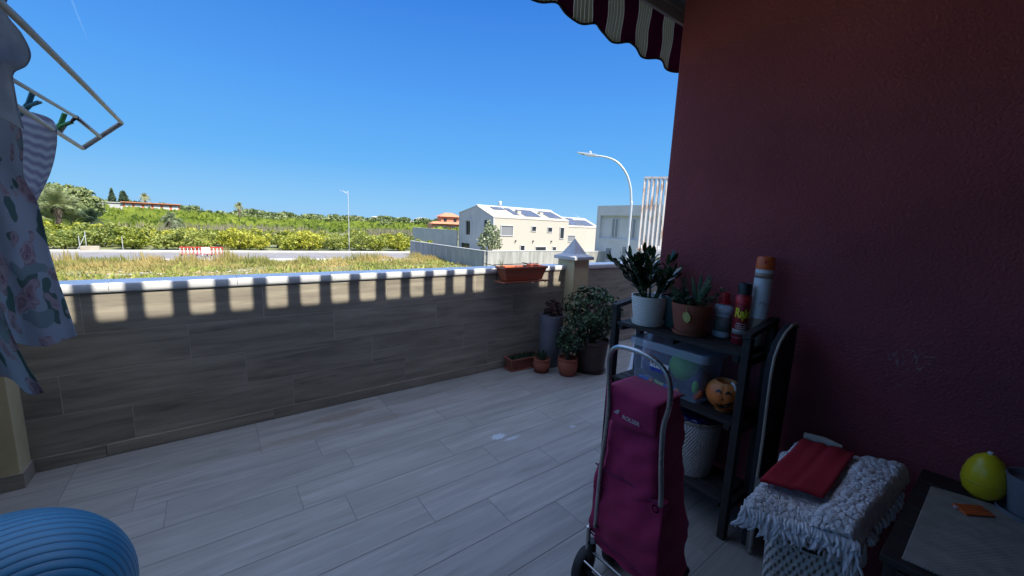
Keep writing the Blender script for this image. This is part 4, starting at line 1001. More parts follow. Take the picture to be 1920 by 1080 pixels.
# ------------------------------------------------------------ floor plants
def jade(parent, c, rad, hgt, n, mat, L=.022, W=.015, seed=1, stems=10, base=None, flat=1.0):
    rr = random.Random(seed); b = MB(); tips = []
    base = Vector(base or (0, 0, 0))
    for k in range(stems):
        a_ = rr.uniform(0, 2*pi); rd = rr.uniform(.2, .95); p = Vector((c[0]+rad*rd*cos(a_), c[1]+rad*rd*sin(a_), c[2]+hgt*rr.uniform(-.6, .75)))
        mid = base.lerp(p, .5)+Vector((0, 0, .04)); b.tube([base+Vector((rr.uniform(-.02, .02), rr.uniform(-.02, .02), 0)), mid, p], [.011, .008, .004], 6, 1)
    clusters = []
    for k in range(n):
        while True:
            q = Vector((rr.uniform(-1, 1), rr.uniform(-1, 1), rr.uniform(-1, 1)))
            l = q.length
            if .45 < l <= 1: break
        nz = mnoise.noise(Vector((q.x*2.2+seed, q.y*2.2, q.z*2.2)))
        if nz < -.28: continue
        q *= (.9+.25*nz)
        p = Vector((c[0]+q.x*rad, c[1]+q.y*rad, c[2]+q.z*hgt)); od = Vector((q.x, q.y, q.z+.35)).normalized()
        for s in range(6):
            a_ = s/6*2*pi+rr.random(); t1 = od.orthogonal().normalized(); t2 = od.cross(t1)
            d = (t1*cos(a_)+t2*sin(a_))*.9+od*rr.uniform(.3, .9)
            b.leaf(p, d, od, L*rr.uniform(.7, 1.2), W*rr.uniform(.8, 1.2), 0, -.1)
    return b.build('foliage', [mat, M['bark']], parent, smooth=True, fix=False)
big = empty('jade_bush', (3.17, 2.70, 0), 0, 'large round jade bush in dark brown pot beside the pyramid pillar', 'potted plant')
b = MB(); b.lathe([(.125, .012), (.15, .03), (.175, .30), (.19, .315), (.19, .345), (.178, .345), (.17, .31), (0, .30)], 44); b.lathe([(.15, 0), (.17, .02), (.16, .02), (0, .008)], 40); b.build('pot', M['brownpot'], big, smooth=2)
jade(big, (.01, .03, .62), .33, .30, 1050, M['jade'], .030, .021, 3, 16, (0, 0, .30))
j2 = empty('potted_plant', (2.86, 2.73, 0), 0, 'small jade plant in round terracotta pot in front of the large bush', 'potted plant')
def bellypot(r, h): return [(r*.62, .012), (r*.72, .016), (r*.95, h*.35), (r, h*.6), (r*.93, h*.8), (r*.88, h*.86), (r*.97, h*.9), (r*.97, h), (r*.88, h), (r*.85, h*.88), (0, h*.86)]
b = MB(); b.lathe(bellypot(.105, .185), 44); b.build('pot', M['terra'], j2, smooth=2)
b = MB(); saucer(b, .085, .02); b.build('saucer', M['terra_pl'], j2, smooth=2)
jade(j2, (.02, .0, .36), .155, .14, 330, M['jade'], .028, .019, 9, 10, (0, 0, .16))
j3 = empty('potted_plant', (2.68, 2.93, 0), 0, 'small spiky plant in the smallest round terracotta pot on the floor', 'potted plant')
b = MB(); b.lathe(bellypot(.088, .145), 44); b.build('pot', M['terra'], j3, smooth=2)
b = MB(); saucer(b, .078, .018); b.build('saucer', M['terra_pl'], j3, smooth=2)
b = MB(); rr = random.Random(2)
for k in range(90):
    a_ = rr.uniform(0, 2*pi); r_ = rr.uniform(0, .06); tl = rr.uniform(0, .7); b.leaf((r_*cos(a_), r_*sin(a_), .125), (cos(a_)*tl, sin(a_)*tl, 1), (cos(a_), sin(a_), .2), rr.uniform(.05, .12), .008)
b.build('foliage', M['cypress'], j3, smooth=True, fix=False)
j4 = empty('potted_plant', (2.90, 3.05, 0), 0, 'tall grey cylinder pot with dark reddish plant by the parapet', 'potted plant')
b = MB(); b.lathe([(.105, .0), (.112, .01), (.13, .54), (.133, .55), (.133, .565), (.124, .565), (.12, .53), (0, .525)], 48); b.build('pot', M['greypot'], j4, smooth=2)
jade(j4, (0.02, 0, .63), .11, .10, 150, M['purple'], .030, .014, 6, 8, (0, 0, .54))
tg = empty('trough_planter', (2.60, 3.135, 0), radians(-4), 'long low terracotta trough with short green plants on the floor', 'planter')
b = MB()
def trough(b, L, W, H, t=.008, flare=.02, z0=0.0, rimh=.015):
    lv_ = [(L/2-flare, W/2-flare*.6, z0), (L/2-.004, W/2-.004, z0+H-rimh), (L/2+.006, W/2+.006, z0+H-rimh), (L/2+.006, W/2+.006, z0+H), (L/2-t, W/2-t, z0+H), (L/2-t-.004, W/2-t-.004, z0+H-.03)]
    vs = [];
    for hx, hy, z in lv_: vs += [(hx, hy, z), (-hx, hy, z), (-hx, -hy, z), (hx, -hy, z)]
    fs = [(i*4+j, i*4+(j+1) % 4, (i+1)*4+(j+1) % 4, (i+1)*4+j) for i in range(5) for j in range(4)]+[(3, 2, 1, 0), (20, 21, 22, 23)]
    b.add(vs, fs)
trough(b, .40, .15, .115, z0=.012); b.build('trough', M['terra_pl'], tg, bevel=.002)
b = MB(); b.box(-.205, -.08, 0, .205, .08, .010); b.build('saucer', M['terra_pl'], tg, bevel=.003)
b = MB(); b.box(.075, -.0795, .045, .125, -.0745, .068); b.build('tag', M['label_grey'], tg)
b = MB()
for k in range(420):
    x, y = rr.uniform(-.17, .17), rr.uniform(-.055, .055); b.leaf((x, y, .10), (rr.uniform(-.8, .8), rr.uniform(-.8, .8), 1), (rr.uniform(-1, 1), rr.uniform(-1, 1), .3), rr.uniform(.02, .06), .009)
b.build('foliage', M['cypress'], tg, smooth=True, fix=False)
# balcony planter hooked on the parapet
hg = empty('balcony_planter', (2.515, 3.12, .945), 0, 'terracotta plastic planter hooked over the parapet coping in a bracket', 'planter')
b = MB(); trough(b, .55, .155, .140, flare=.045, z0=.012, rimh=.022); b.build('trough', M['terra2'], hg, bevel=.004)
b = MB(); b.box(-.29, -.10, -.004, .29, .085, .004); b.box(-.29, -.104, .0, .29, -.098, .014); b.build('tray', M['terra2'], hg, bevel=.003)
b = MB(); b.lathe([(1, 0), (0, .002)], 4); 
bb = MB(); bb.box(-.278, -.066, .125, .278, .066, .128); bb.build('soil', M['soil'], hg)
b = MB()
for x in (-.25, .25):
    b.tube([(x, -.09, -.008), (x, .088, -.008), (x, .092, .147), (x, .32, .15)], .004, 8)
b.tube([(-.29, .092, .162), (.29, .092, .162)], .004, 8)
b.build('bracket', M['black'], hg, smooth=2)
b = MB(); b.tube([(.10, .02, .1285), (.105, .0, .19)], .004, 6); b.build('dry_stalk', M['bark'], hg, smooth=True); b = MB()
for k in range(12): b.leaf((-.27+rr.uniform(-.01, .01), rr.uniform(-.02, .02), .127), (rr.uniform(-.5, .5), rr.uniform(-.5, .5), 1), (1, 0, 0), rr.uniform(.04, .11), .007)
b.build('seedlings', M['bright'], hg, smooth=True, fix=False)
b = MB(); b.box(-.24, -.03, .129, -.10, .05, .160); b.build('liner_pot', M['orangecap'], hg, bevel=.008)
b = MB(); b.box(.09, -.04, .129, .20, .05, .168); b.build('liner_pot', M['orangecap'], hg, bevel=.008)
# white sack behind shelf
b = MB(); vs = []; nn = 28
for t in [i/14 for i in range(15)]:
    z = t*1.05; r_ = .15*(1-t**5)*(.9+.1*sin(t*9)); 
    for j in range(nn): a_ = 2*pi*j/nn; k = 1+.08*sin(a_*3+t*5)+.04*sin(a_*7-t*9); vs.append((r_*k*cos(a_)+.05*t, r_*k*sin(a_)*.8-.03*t, z))
b.add(vs, [(i*nn+j, i*nn+(j+1) % nn, (i+1)*nn+(j+1) % nn, (i+1)*nn+j) for i in range(14) for j in range(nn)]+[tuple(range(nn))[::-1]])
o = b.build('white_sack', M['paperwhite'], smooth=True); o.location = (2.62, 1.72, .001); tag(o, 'pale white sack standing behind the white pot and shelf', 'sack')

# ============================================================ OUTSIDE
def smooth(t): t = max(0, min(1, t)); return t*t*(3-2*t)
def rise(x, y): return 2.5*smooth((y-118)/55)*smooth((28-x)/45)
b = MB(); gx_ = [-900, -400, -250]+[-200+10*i for i in range(26)]+[80, 150, 300, 700, 1500]; gy_ = [-60, 0, 60, 110]+[118+6*i for i in range(12)]+[220, 300, 500, 900, 1800]
b.add([(x, y, G+rise(x, y)) for x in gx_ for y in gy_], [(i*len(gy_)+j, (i+1)*len(gy_)+j, (i+1)*len(gy_)+j+1, i*len(gy_)+j+1) for i in range(len(gx_)-1) for j in range(len(gy_)-1)])
tag(b.build('ground', M['earth'], smooth=True), kind='structure')
def rp(s, o_): # road frame: s along, o_ across (away from the house)
    return Vector((3.8+.988*s+.152*o_, 54.8-.152*s+.988*o_, G))
def strip(name, s0, s1, o0, o1, z0, z1, mat):
    b = MB(); pts = [rp(s0, o0), rp(s1, o0), rp(s1, o1), rp(s0, o1)]; b.prism([(p.x, p.y) for p in pts], G+z0, G+z1, 'z'); return tag(b.build(name, mat), kind='structure')
strip('road', -120, 160, -8.5, -.3, .002, .012, M['asphalt'])
strip('pavement', -120, 160, -.3, 1.8, .002, .14, M['kerb'])
strip('pavement_near', -120, 17, -10.2, -8.5, .002, .13, M['kerb'])

def blob_leaves(b, n, rad, hgt, c, size, seed, inner=.35, mi=0, holes=-.25, freq=1.6, shape=None):
    rr = random.Random(seed)
    for k in range(n):
        while True:
            q = Vector((rr.uniform(-1, 1), rr.uniform(-1, 1), rr.uniform(-1, 1)))
            if inner < q.length <= 1: break
        nz = mnoise.noise(Vector((q.x*freq+seed*3.1, q.y*freq, q.z*freq)))
        if nz < holes: continue
        q *= .85+.4*nz
        if shape: q = shape(q)
        p = Vector((c[0]+q.x*rad, c[1]+q.y*rad, c[2]+q.z*hgt))
        a_ = Vector((rr.gauss(0, 1), rr.gauss(0, 1), rr.gauss(0, .6))).normalized(); t = a_.orthogonal(); t = (t*rr.uniform(.3, 1)+a_.cross(t)*rr.uniform(-1, 1)).normalized()
        s = size*rr.uniform(.6, 1.4); w_ = a_.cross(t).normalized()*s*.4
        b.add([p-t*s*.5, p+w_, p+t*s*.5, p-w_], [(0, 1, 2, 3)], mi)
def citrus(seed, mat, R0=1.7, H0=1.5):
    rr = random.Random(seed); e = empty('citrus_tree', (0, 0, 0))
    b = MB(); pts = [(0, 0, 0), (.05, 0, .5), (.0, .05, 1.1)]; b.tube(pts, [.11, .09, .07], 7)
    for k in range(4): a_ = k*1.6+rr.random(); b.tube([(0, .05, .8), (.7*cos(a_), .7*sin(a_), 1.7)], [.05, .02], 5)
    b.build('trunk', M['bark'], e, smooth=True)
    b = MB(); blob_leaves(b, 1300, R0, H0, (0, 0, 1.38), .26, seed, .25, 0, -.22, 1.9)
    for k in range(14):
        a_ = rr.uniform(0, 2*pi); blob_leaves(b, 90, .5, .45, (cos(a_)*R0*.8, sin(a_)*R0*.8, 1.38+rr.uniform(-.8, 1.5)), .24, seed*20+k, .1)
    b.build('crown', mat, e, fix=False); return e
protos = [citrus(1, M['citrus']), citrus(2, M['citrus']), citrus(3, M['citrus2'], 1.5, 1.25), citrus(4, M['citrus2'], 1.9, 1.35), citrus(5, M['citrus'], 1.6, 1.7)]
rr = random.Random(21); first = [True]*5
LB = 'bushy yellow-green citrus tree in the grove across the road'
GR = 'citrus trees in the grove across the road'
for row in range(5):
    for k in range(34):
        s = -40+k*2.9+rr.uniform(-.7, .7)+(row % 2)*1.4; o_ = 4.4+row*4.0+rr.uniform(-.6, .6)
        p = rp(s, o_)
        if p.x > 26 and p.y < 75 or p.x > 33: continue
        if p.y+p.x*-.2 > 80 and rr.random() < .4: continue
        if rr.random() < .06: continue
        i = rr.choice([0, 1, 4, 2, 3] if row else [0, 1, 2, 3, 4]); 
        if first[i]: t = protos[i]; first[i] = False
        else: t = copy_tree(protos[i])
        t.location = p; t.rotation_euler = (0, 0, rr.uniform(0, 6.28)); sc = rr.uniform(.72, 1.12)*(.92 if row > 2 else 1); t.scale = (sc, sc, sc*rr.uniform(.72, .92)*(.9 if row > 1 else 1))
        where = 'far left, by the grey fence posts' if s < -9 else 'behind the red and white barriers' if s < 3 else 'between the barriers and the distant lamp' if s < 10.5 else 'from the distant lamp to the grey wall'
        tag(t, ('front row ' if row == 0 else 'second row ' if row == 1 else 'back rows ')+('yellow-green' if i in (0, 1, 4) else 'dull green')+' citrus tree, '+where, 'tree', GR)
# far grove canopy in rows, one mass
b = MB(); rr = random.Random(31)
def canopy(b, x0, x1, y0, y1, step, n, size, h):
    y = y0
    while y < y1:
        for k in range(int(n)):
            x = rr.uniform(x0, x1)*(.5+y/y1*.5) if x0 < 0 else rr.uniform(x0, x1)
            g = mnoise.noise(Vector((x*.25, y*.25, 0)))
            if mnoise.noise(Vector((x*.03, y*.03, 5))) < -.35: continue
            z = G+rise(x, y)+h*(.55+.45*g)*rr.uniform(.3, 1); s = size*rr.uniform(.6, 1.4)
            yy = y+rr.gauss(0, 1.0)
            a_ = rr.uniform(0, 3.14); dx, dy = cos(a_)*s*.6, sin(a_)*s*.6; tz = rr.uniform(-.3, .3)*s
            b.add([(x-dx, yy-dy, z-.3*s), (x+dx*.3, yy+dy*.2, z-.35*s+tz), (x+dx, yy+dy, z+.1*s), (x-dx*.2, yy-dy*.4, z+.45*s)], [(0, 1, 2, 3)])
        y += step
canopy(b, -120, 230, 122, 200, 5.5, 1500, 1.3, 3.4)
canopy(b, -230, 420, 200, 420, 9, 1500, 2.0, 3.6)
tag(b.build('grove_canopy', M['grove'], fix=False), 'bright green citrus groves stretching flat to the horizon', 'grove', kind='stuff')
b = MB()
for k in range(14000):
    x = rr.uniform(-75, 95); y = rr.uniform(88, 121)
    if mnoise.noise(Vector((x*.06, y*.06, 9))) < -.12: continue
    if x < -8 and rr.random() < .75: continue
    h = rr.uniform(.9, 2.6); w_ = rr.uniform(.06, .22); a_ = rr.uniform(0, 3.14); l = rr.uniform(-.4, .4)
    b.add([(x-w_*cos(a_), y-w_*sin(a_), G), (x+w_*cos(a_), y+w_*sin(a_), G), (x+l, y+l, G+h)], [(0, 1, 2)])
tag(b.build('reed_bed', M['reed'], fix=False), 'greyish dry reeds and dead shrubs behind the citrus trees', 'reeds', kind='stuff')
# rough grass on the plot below the parapet
b = MB(); rr = random.Random(41)
for k in range(52000):
    x = rr.uniform(-16, 23); y = rr.uniform(28, 47)
    edge = 44.2-.152*(x-3.8)+1.2*mnoise.noise(Vector((x*.25, 0, 0)))
    if x > 8: edge = min(edge+ (x-8)*.25, 50)
    if y > edge: continue
    g = mnoise.noise(Vector((x*.22, y*.35, 2)))
    dens = .25+.75*max(0, min(1, (y-37.5)/3+g*1.2))
    if rr.random() > dens: continue
    g2 = mnoise.noise(Vector((x*.5, y*.5, 12))); h = (rr.uniform(.12, .34)+max(0, (y-39)/6)*rr.uniform(.1, .8)*(1+g))*.85*max(.3, 1+1.5*g2); w_ = rr.uniform(.02, .07); a_ = rr.uniform(0, 3.14); l, l2 = rr.gauss(0, .14), rr.gauss(0, .14)
    b.add([(x-w_*cos(a_), y-w_*sin(a_), G), (x+w_*cos(a_), y+w_*sin(a_), G), (x+w_*.5+l*.5, y+l2*.5, G+h*.6), (x+l, y+l2, G+h)], [(0, 1, 2, 3)])
tag(b.build('tall_grass', M['grass'], fix=False), 'dry yellow and green grass on the empty plot before the road', 'grass', kind='stuff')
b = MB()
for k in range(6500):
    x = rr.uniform(-16, 22); y = rr.uniform(28, 44)
    if mnoise.noise(Vector((x*.3, y*.3, 7))) < -.02 or (y > 40 and rr.random() < .5): continue
    h = rr.uniform(.1, .45); w_ = rr.uniform(.04, .16); a_ = rr.uniform(0, 3.14); l = rr.gauss(0, .12)
    b.add([(x-w_*cos(a_), y-w_*sin(a_), G), (x+w_*cos(a_), y+w_*sin(a_), G), (x+l, y+l, G+h)], [(0, 1, 2)])
tag(b.build('green_weeds', M['citrus2'], fix=False), 'low green weeds scattered through the dry grass plot', 'weeds', kind='stuff')
b = MB()
for k in range(260):
    x = rr.uniform(-9.5, 2.5); y = 36.9+rr.gauss(0, .7)+.5*sin(x*1.3); s = rr.uniform(.03, .17)
    if mnoise.noise(Vector((x*.8, y*.8, 1))) < -.05: continue
    b.lathe([(s*.7, 0), (s, s*.2), (s*.6, s*.45), (0, s*.5)], 6, (x, y, G))
tag(b.build('rubble', M['rubble'], fix=False), 'pale broken rubble strewn in the grass at the left', 'rubble', kind='stuff')

# concrete garden walls
def wall(name, p, q, h, th, label, mat=None):
    p, q = Vector(p), Vector(q); d = (q-p); L = d.length; a_ = atan2(d.y, d.x)
    e = empty(name, (p.x, p.y, G), a_, label, 'wall')
    b = MB(); n = max(1, round(L/4.9)); 
    for k in range(n): b.box(L*k/n+.012, -th/2, 0, L*(k+1)/n-.012, th/2, h)
    b.build('concrete_panels', mat or M['concrete'], e)
    b = MB(); b.box(-.05, -th/2-.03, h+.001, L+.05, th/2+.03, h+.06); b.build('coping', M['white'], e); return e
wall('garden_wall', (21.4, 50.5), (21.4, 32.4), 1.78, .22, 'grey concrete boundary wall running back beside the grass plot')
wall('garden_wall', (21.52, 32.3), (33.4, 32.3), 1.78, .22, 'sunlit streaky concrete wall in front of the white gabled villa')
wall('garden_wall', (33.6, 31.4), (47, 31.4), 1.75, .22, 'pale concrete wall right of the pyramid pillar')
wall('garden_wall', (31.8, 74), (31.8, 56.6), 3.2, .25, 'tall grey wall attached behind the villa gable', M['gable'])

# villa
V = empty('villa', (32, 46.7, G), 0, 'white modern villa with pitched roof and solar panels', 'house')
def vp(b, name, mat, parent=None, bevel=0): 
    o = b.build(name, mat, parent or V, bevel=bevel)
    if (parent or V) is V: pass
    return o
W_, LX, E_, RG = 9.7, 15.0, 5.40, 7.02   # depth, length, eave, ridge
vy = 4.5
def pent(x0, x1, y0, y1, eave, eave2, ridge, yr):
    return [(y0, 0), (y1, 0), (y1, eave2), (yr, ridge), (y0, eave)]
# gable facade with a real opening: build as pieces
b = MB(); b.prism([(0, 0), (W_, 0), (W_, 6.0), (vy, RG-.02), (0, E_)], .25, LX, 'x'); vp(b, 'walls', M['cream'])
def poly_wall_x(x0, x1, outline, holes, mat, name):
    # a wall slab in the x-thin direction with rectangular holes, cut as column strips
    b = MB(); ys = sorted(set([p[0] for p in outline]+[h[0] for h in holes]+[h[1] for h in holes]))
    def topz(y):
        pts = outline
        for (ya, za), (yb_, zb_) in zip(pts[:-1], pts[1:]):
            if ya <= y <= yb_: return za+(zb_-za)*(y-ya)/(yb_-ya)
    for ya, yb_ in zip(ys[:-1], ys[1:]):
        segs = [(0, None)]; hs = sorted([h for h in holes if h[0] <= ya+1e-6 and h[1] >= yb_-1e-6], key=lambda h: h[2])
        z = 0
        for h in hs:
            b.box(x0, ya, z, x1, yb_, h[2]); z = h[3]
        ta, tb2 = topz(ya+1e-7), topz(yb_-1e-7)
        b.prism([(ya, z), (yb_, z), (yb_, tb2), (ya, ta)], x0, x1, 'x')
    return vp(b, name, mat)
holes = [(5.8, 7.6, 2.7, 4.75), (6.3, 8.9, .55, 1.35), (.9, 2.4, 2.9, 5.0), (.15, 1.0, .3, 1.3)]
poly_wall_x(0, .248, [(-.02, E_), (vy, RG), (W_, 6.0)], holes, M['gable'], 'gable_wall')
for (ya, yb_, za, zb_) in holes:
    b = MB(); b.box(.205, ya, za, .246, yb_, zb_); w = vp(b, 'window', M['dark'])
    b = MB(); b.box(.19, ya, za, .204, ya+.06, zb_); b.box(.19, yb_-.06, za, .204, yb_, zb_); b.build('frame', M['black'], w)
b = MB(); b.box(-.24, 5.62, 2.6, -.002, 5.80, 4.95); b.box(-.24, 5.62, 4.95, -.002, 7.7, 5.08); vp(b, 'window_surround', M['white'])
def facade(name, parent, yf, rects, mat, sh=.10):
    for (x0_, x1_, z0_, z1_) in rects:
        b = MB(); b.box(x0_, yf-.012, z0_, x1_, yf-.004, z1_); w = b.build('window', mat, parent)
        b = MB(); t = .10
        b.box(x0_-t, yf-.11, z1_, x1_+t, yf-.003, z1_+t); b.box(x0_-t, yf-.09, z0_-t, x1_+t, yf-.003, z0_); b.box(x0_-t, yf-.09, z0_, x0_, yf-.003, z1_); b.box(x1_, yf-.09, z0_, x1_+t, yf-.003, z1_)
        b.build('frame', M['white'], w)
facade('f', V, 0, [(1.4, 3.5, 2.95, 4.3)], M['glass'])
facade('f', V, 0, [(7.15, 7.95, 3.7, 4.35), (10.45, 11.3, 3.65, 4.3), (13.15, 13.95, 2.65, 4.35), (5.1, 5.85, .75, 1.45), (8.1, 10.2, .6, 1.25), (11.7, 12.4, .6, 1.25)], M['dark'])
# roof slopes
b = MB(); t = .14
sl_ = (RG-E_)/vy
def slope(b, x0_, x1_, ya, yb_, off0, off1, mi=0):
    za, zb_ = E_+sl_*ya, E_+sl_*yb_
    b.add([(x0_, ya, za+off0), (x1_, ya, za+off0), (x1_, yb_, zb_+off0), (x0_, yb_, zb_+off0), (x0_, ya, za+off1), (x1_, ya, za+off1), (x1_, yb_, zb_+off1), (x0_, yb_, zb_+off1)],
          [(0, 3, 2, 1), (4, 5, 6, 7), (0, 1, 5, 4), (1, 2, 6, 5), (2, 3, 7, 6), (3, 0, 4, 7)], mi)
slope(b, -.03, LX+.02, -.05, vy, .004, t)
b.add([(-.03, vy, RG+.004), (LX, vy, RG+.004), (LX, W_+.1, 5.98), (-.03, W_+.1, 5.98), (-.03, vy, RG+t), (LX, vy, RG+t), (LX, W_+.1, 6.12), (-.03, W_+.1, 6.12)], [(0, 3, 2, 1), (4, 5, 6, 7), (0, 1, 5, 4), (1, 2, 6, 5), (2, 3, 7, 6), (3, 0, 4, 7)])
vp(b, 'roof', M['cream'])
b = MB(); slope(b, -.06, LX+.04, vy-.35, vy+.02, t+.004, t+.12); vp(b, 'ridge_cap', M['white'])
def solar(x0_, x1_, ya, yb_, nx2, ny2, parent, fn):
    b = MB(); fn(b, x0_, x1_, ya, yb_, t+.06, t+.09); p = b.build('solar_array', M['panelframe'], parent)
    b = MB()
    for i in range(nx2):
        for j in range(ny2):
            xa, xb_ = lerp(x0_, x1_, i/nx2)+.03, lerp(x0_, x1_, (i+1)/nx2)-.03; a0_, a1_ = lerp(ya, yb_, j/ny2)+.03, lerp(ya, yb_, (j+1)/ny2)-.03
            fn(b, xa, xb_, a0_, a1_, t+.091, t+.10)
    b.build('panes', M['panel'], p)
solar(2.0, 4.2, 2.9, 4.1, 3, 1, V, slope); solar(4.5, 5.6, 1.0, 3.9, 1, 3, V, slope); solar(6.4, 9.7, .7, 3.6, 3, 3, V, slope); solar(11.3, 14.2, .6, 3.6, 3, 3, V, slope)
for x0_ in (5.75, 10.3):
    b = MB(); b.box(x0_, 1.9, 5.9, x0_+.7, 2.7, 6.65); vp(b, 'skylight_box', M['cream'])
# water tank on the ridge
b = MB(); b.lathe([(.22, 7.4), (.26, 7.45), (.26, 7.95), (.18, 8.1), (0, 8.12)], 14, (4.9, 5.4, 0)); 
for q in ((4.75, 5.3), (5.05, 5.3), (4.9, 5.6)): b.tube([(q[0], q[1], 6.5), (q[0], q[1], 7.4)], .03, 6)
vp(b, 'chimney_cowl', M['lamp_metal'])
for x_ in (4.0, 7.4, 11.2, 16.3):
    b = MB(); b.box(x_, -.2, 2.05, x_+.16, -.003, 2.25); vp(b, 'wall_light', M['black'])
# second volume
b = MB(); b.prism([(1.2, 0), (8.5, 0), (8.5, 5.0), (5.0, 6.15), (1.2, 4.55)], LX+.003, 24.0, 'x'); vp(b, 'rear_wing', M['cream'])
def slope2(b, x0_, x1_, ya, yb_, o0, o1, mi=0):
    k = (6.15-4.55)/3.8; za, zb_ = 4.55+k*(ya-1.2), 4.55+k*(yb_-1.2)
    b.add([(x0_, ya, za+o0), (x1_, ya, za+o0), (x1_, yb_, zb_+o0), (x0_, yb_, zb_+o0), (x0_, ya, za+o1), (x1_, ya, za+o1), (x1_, yb_, zb_+o1), (x0_, yb_, zb_+o1)],
          [(0, 3, 2, 1), (4, 5, 6, 7), (0, 1, 5, 4), (1, 2, 6, 5), (2, 3, 7, 6), (3, 0, 4, 7)], mi)
b = MB(); slope2(b, LX+.03, 24.05, 1.15, 5.0, .004, t); vp(b, 'wing_roof', M['cream'])
solar(LX+.5, 20, 1.5, 4.4, 4, 3, V, slope2); solar(20.3, 23, 1.5, 3.8, 2, 3, V, slope2)
facade('f', V, 1.2, [(16.0, 17.8, 2.1, 3.1), (18.5, 19.0, .5, 1.3)], M['glass'])
# boxy pale building on the right, seen on its shaded side
Bx = empty('apartment_building', (38, 33, G), 0, 'pale grey flat-roofed building with narrow windows behind the street lamp', 'building')
HB = 7.15
b = MB(); b.box(.3, -16, 0, 14, -.25, HB-.3); b.build('wall', M['white'], Bx)
b = MB(); b.box(0, -16, HB-1.1, .298, 0, HB); b.box(0, -16, 2.9, .298, 0, 3.35); b.box(0, -.55, 3.351, .298, 0, HB-1.101); b.box(0, -16, 0, .298, 0, 2.899); b.build('frame_wall', M['white'], Bx)
for y in (-2.7, -5.1, -8.6, -12):
    b = MB(); b.box(.235, y-.42, 3.6, .292, y+.42, 5.6); w = b.build('window', M['glass'], Bx)
    b = MB(); b.box(.20, y-.05, 3.6, .234, y+.05, 5.6); b.box(.20, y+.42, 3.6, .296, y+.5, 5.6); b.box(.2, y-.5, 3.6, .296, y-.42, 5.6); b.build('frame', M['white'], w)
for y, z in ((-2.2, .9), (-4.6, 1.2), (-8.3, 1.0)):
    b = MB(); b.box(-.02, y-.4, z, -.004, y+.4, z+1.3); b.build('window', M['glass'], Bx)
b = MB(); b.box(.05, -16, HB+.001, 14, -.05, HB+.06); b.build('roof', M['kerb'], Bx)

# neighbour's roof terrace with rusty vertical slat screen
sc_ = empty('slat_screen', (10.63, 7.47, .90), atan2(6.95-7.47, 10.98-10.63), 'rusty white vertical slat screen beside the red wall edge', 'screen')
b = MB(); Ls = 1.6
b.box(0, -.03, 2.17, Ls, .03, 2.23); b.box(-.05, -.04, 0, Ls, .04, .06); b.build('rails', M['rust'], sc_)
for k in range(13):
    b = MB(); x = .03+k*.125; b.box(-.044, -.012, .062, .044, .012, 2.168, M=Matrix.Translation((x, 0, 0)) @ Matrix.Rotation(radians(20), 4, 'Z')); b.build('slat', M['rust'], sc_)
nb = empty('neighbour_house', (10.63, 7.47, G), sc_.rotation_euler.z, 'cream neighbouring house with ledge under the slat screen', 'house')
b = MB(); b.box(.12, .06, 0, 6, 5, 3.62); b.build('wall', M['cream'], nb); b = MB(); b.box(-.02, -.1, 3.622, 6, 5.1, 3.79); b.build('ledge', M['white'], nb)

# street lamps
def lamp(name, base, H, reach, ang, label, r=.075, curve=True, sensor=True, hs=1.0):
    e = empty(name, base, ang, label, 'street lamp', 'street lamps along the roads')
    b = MB(); 
    if curve:
        pts = [(0, 0, 0), (0, 0, H*.62), (-.03, 0, H*.70), (-.14, 0, H*.79), (-.42, 0, H*.872), (-.92, 0, H*.938), (-1.5, 0, H*.968), (-reach*.8, 0, H*.98)]
    else: pts = [(0, 0, 0), (0, 0, H*.93), (-.15, 0, H*.965), (-reach*.6, 0, H)]
    sp_ = smoothpath(pts, 5); b.tube(sp_, [lerp(r, r*.55, i/(len(sp_)-1)) for i in range(len(sp_))], 14); b.build('pole', M['lamp_metal'], e, smooth=True)
    p = pts[-1]; b = MB()
    b.prism([(p[0]+x*hs, p[2]+z*hs) for x, z in ((.08, -.06), (.08, .05), (-.35, .10), (-.95, .16), (-.95, .13), (-.3, -.03))], -.14*hs, .14*hs, 'y'); hd = b.build('lamp_head', M['lamp_metal'], e, bevel=.02)
    b = MB(); b.box(p[0]-.7*hs, -.1*hs, p[2]+.035*hs, p[0]-.35*hs, .1*hs, p[2]+.043*hs); b.build('lens', M['glass'], hd)
    if sensor:
        b = MB(); b.lathe([(.05, 0), (.075, .03), (.075, .1), (.04, .14), (0, .145)], 16, (p[0]-.25, 0, p[2]+.08)); b.build('sensor', M['lamp_metal'], hd, smooth=2)
    b = MB(); b.box(-.16, -.16, 0, .16, .16, .03); b.build('base_plate', M['lamp_metal'], e)
    return e
near = lamp('street_lamp', (18.49, 13.68, G), 8.55, 2.7, atan2(13.68-16.2, 18.49-16.33), 'tall white street lamp with curved arm near the red wall')
pf = rp(11.2, .5); pf = Vector((15.06, 56.53, G))
far = lamp('street_lamp', (pf.x, pf.y, G+.14), 7.85, 1.0, atan2(-.33+.0, .72), 'thin distant street lamp standing on the far pavement', .045, False, False, .5)
b = MB(); b.tube([(0, 0, 0), (0, 0, 6.2), (-.3, 0, 6.8), (-1.5, 0, 7.3)], [.06, .05, .04, .03], 8)
o = b.build('street_lamp', M['lamp_metal'], smooth=True); o.location = (66, 62, G); o.rotation_euler = (0, 0, -.6); tag(o, 'tiny grey street lamp arm showing above the villa rear wing', 'street lamp', 'street lamps along the roads')

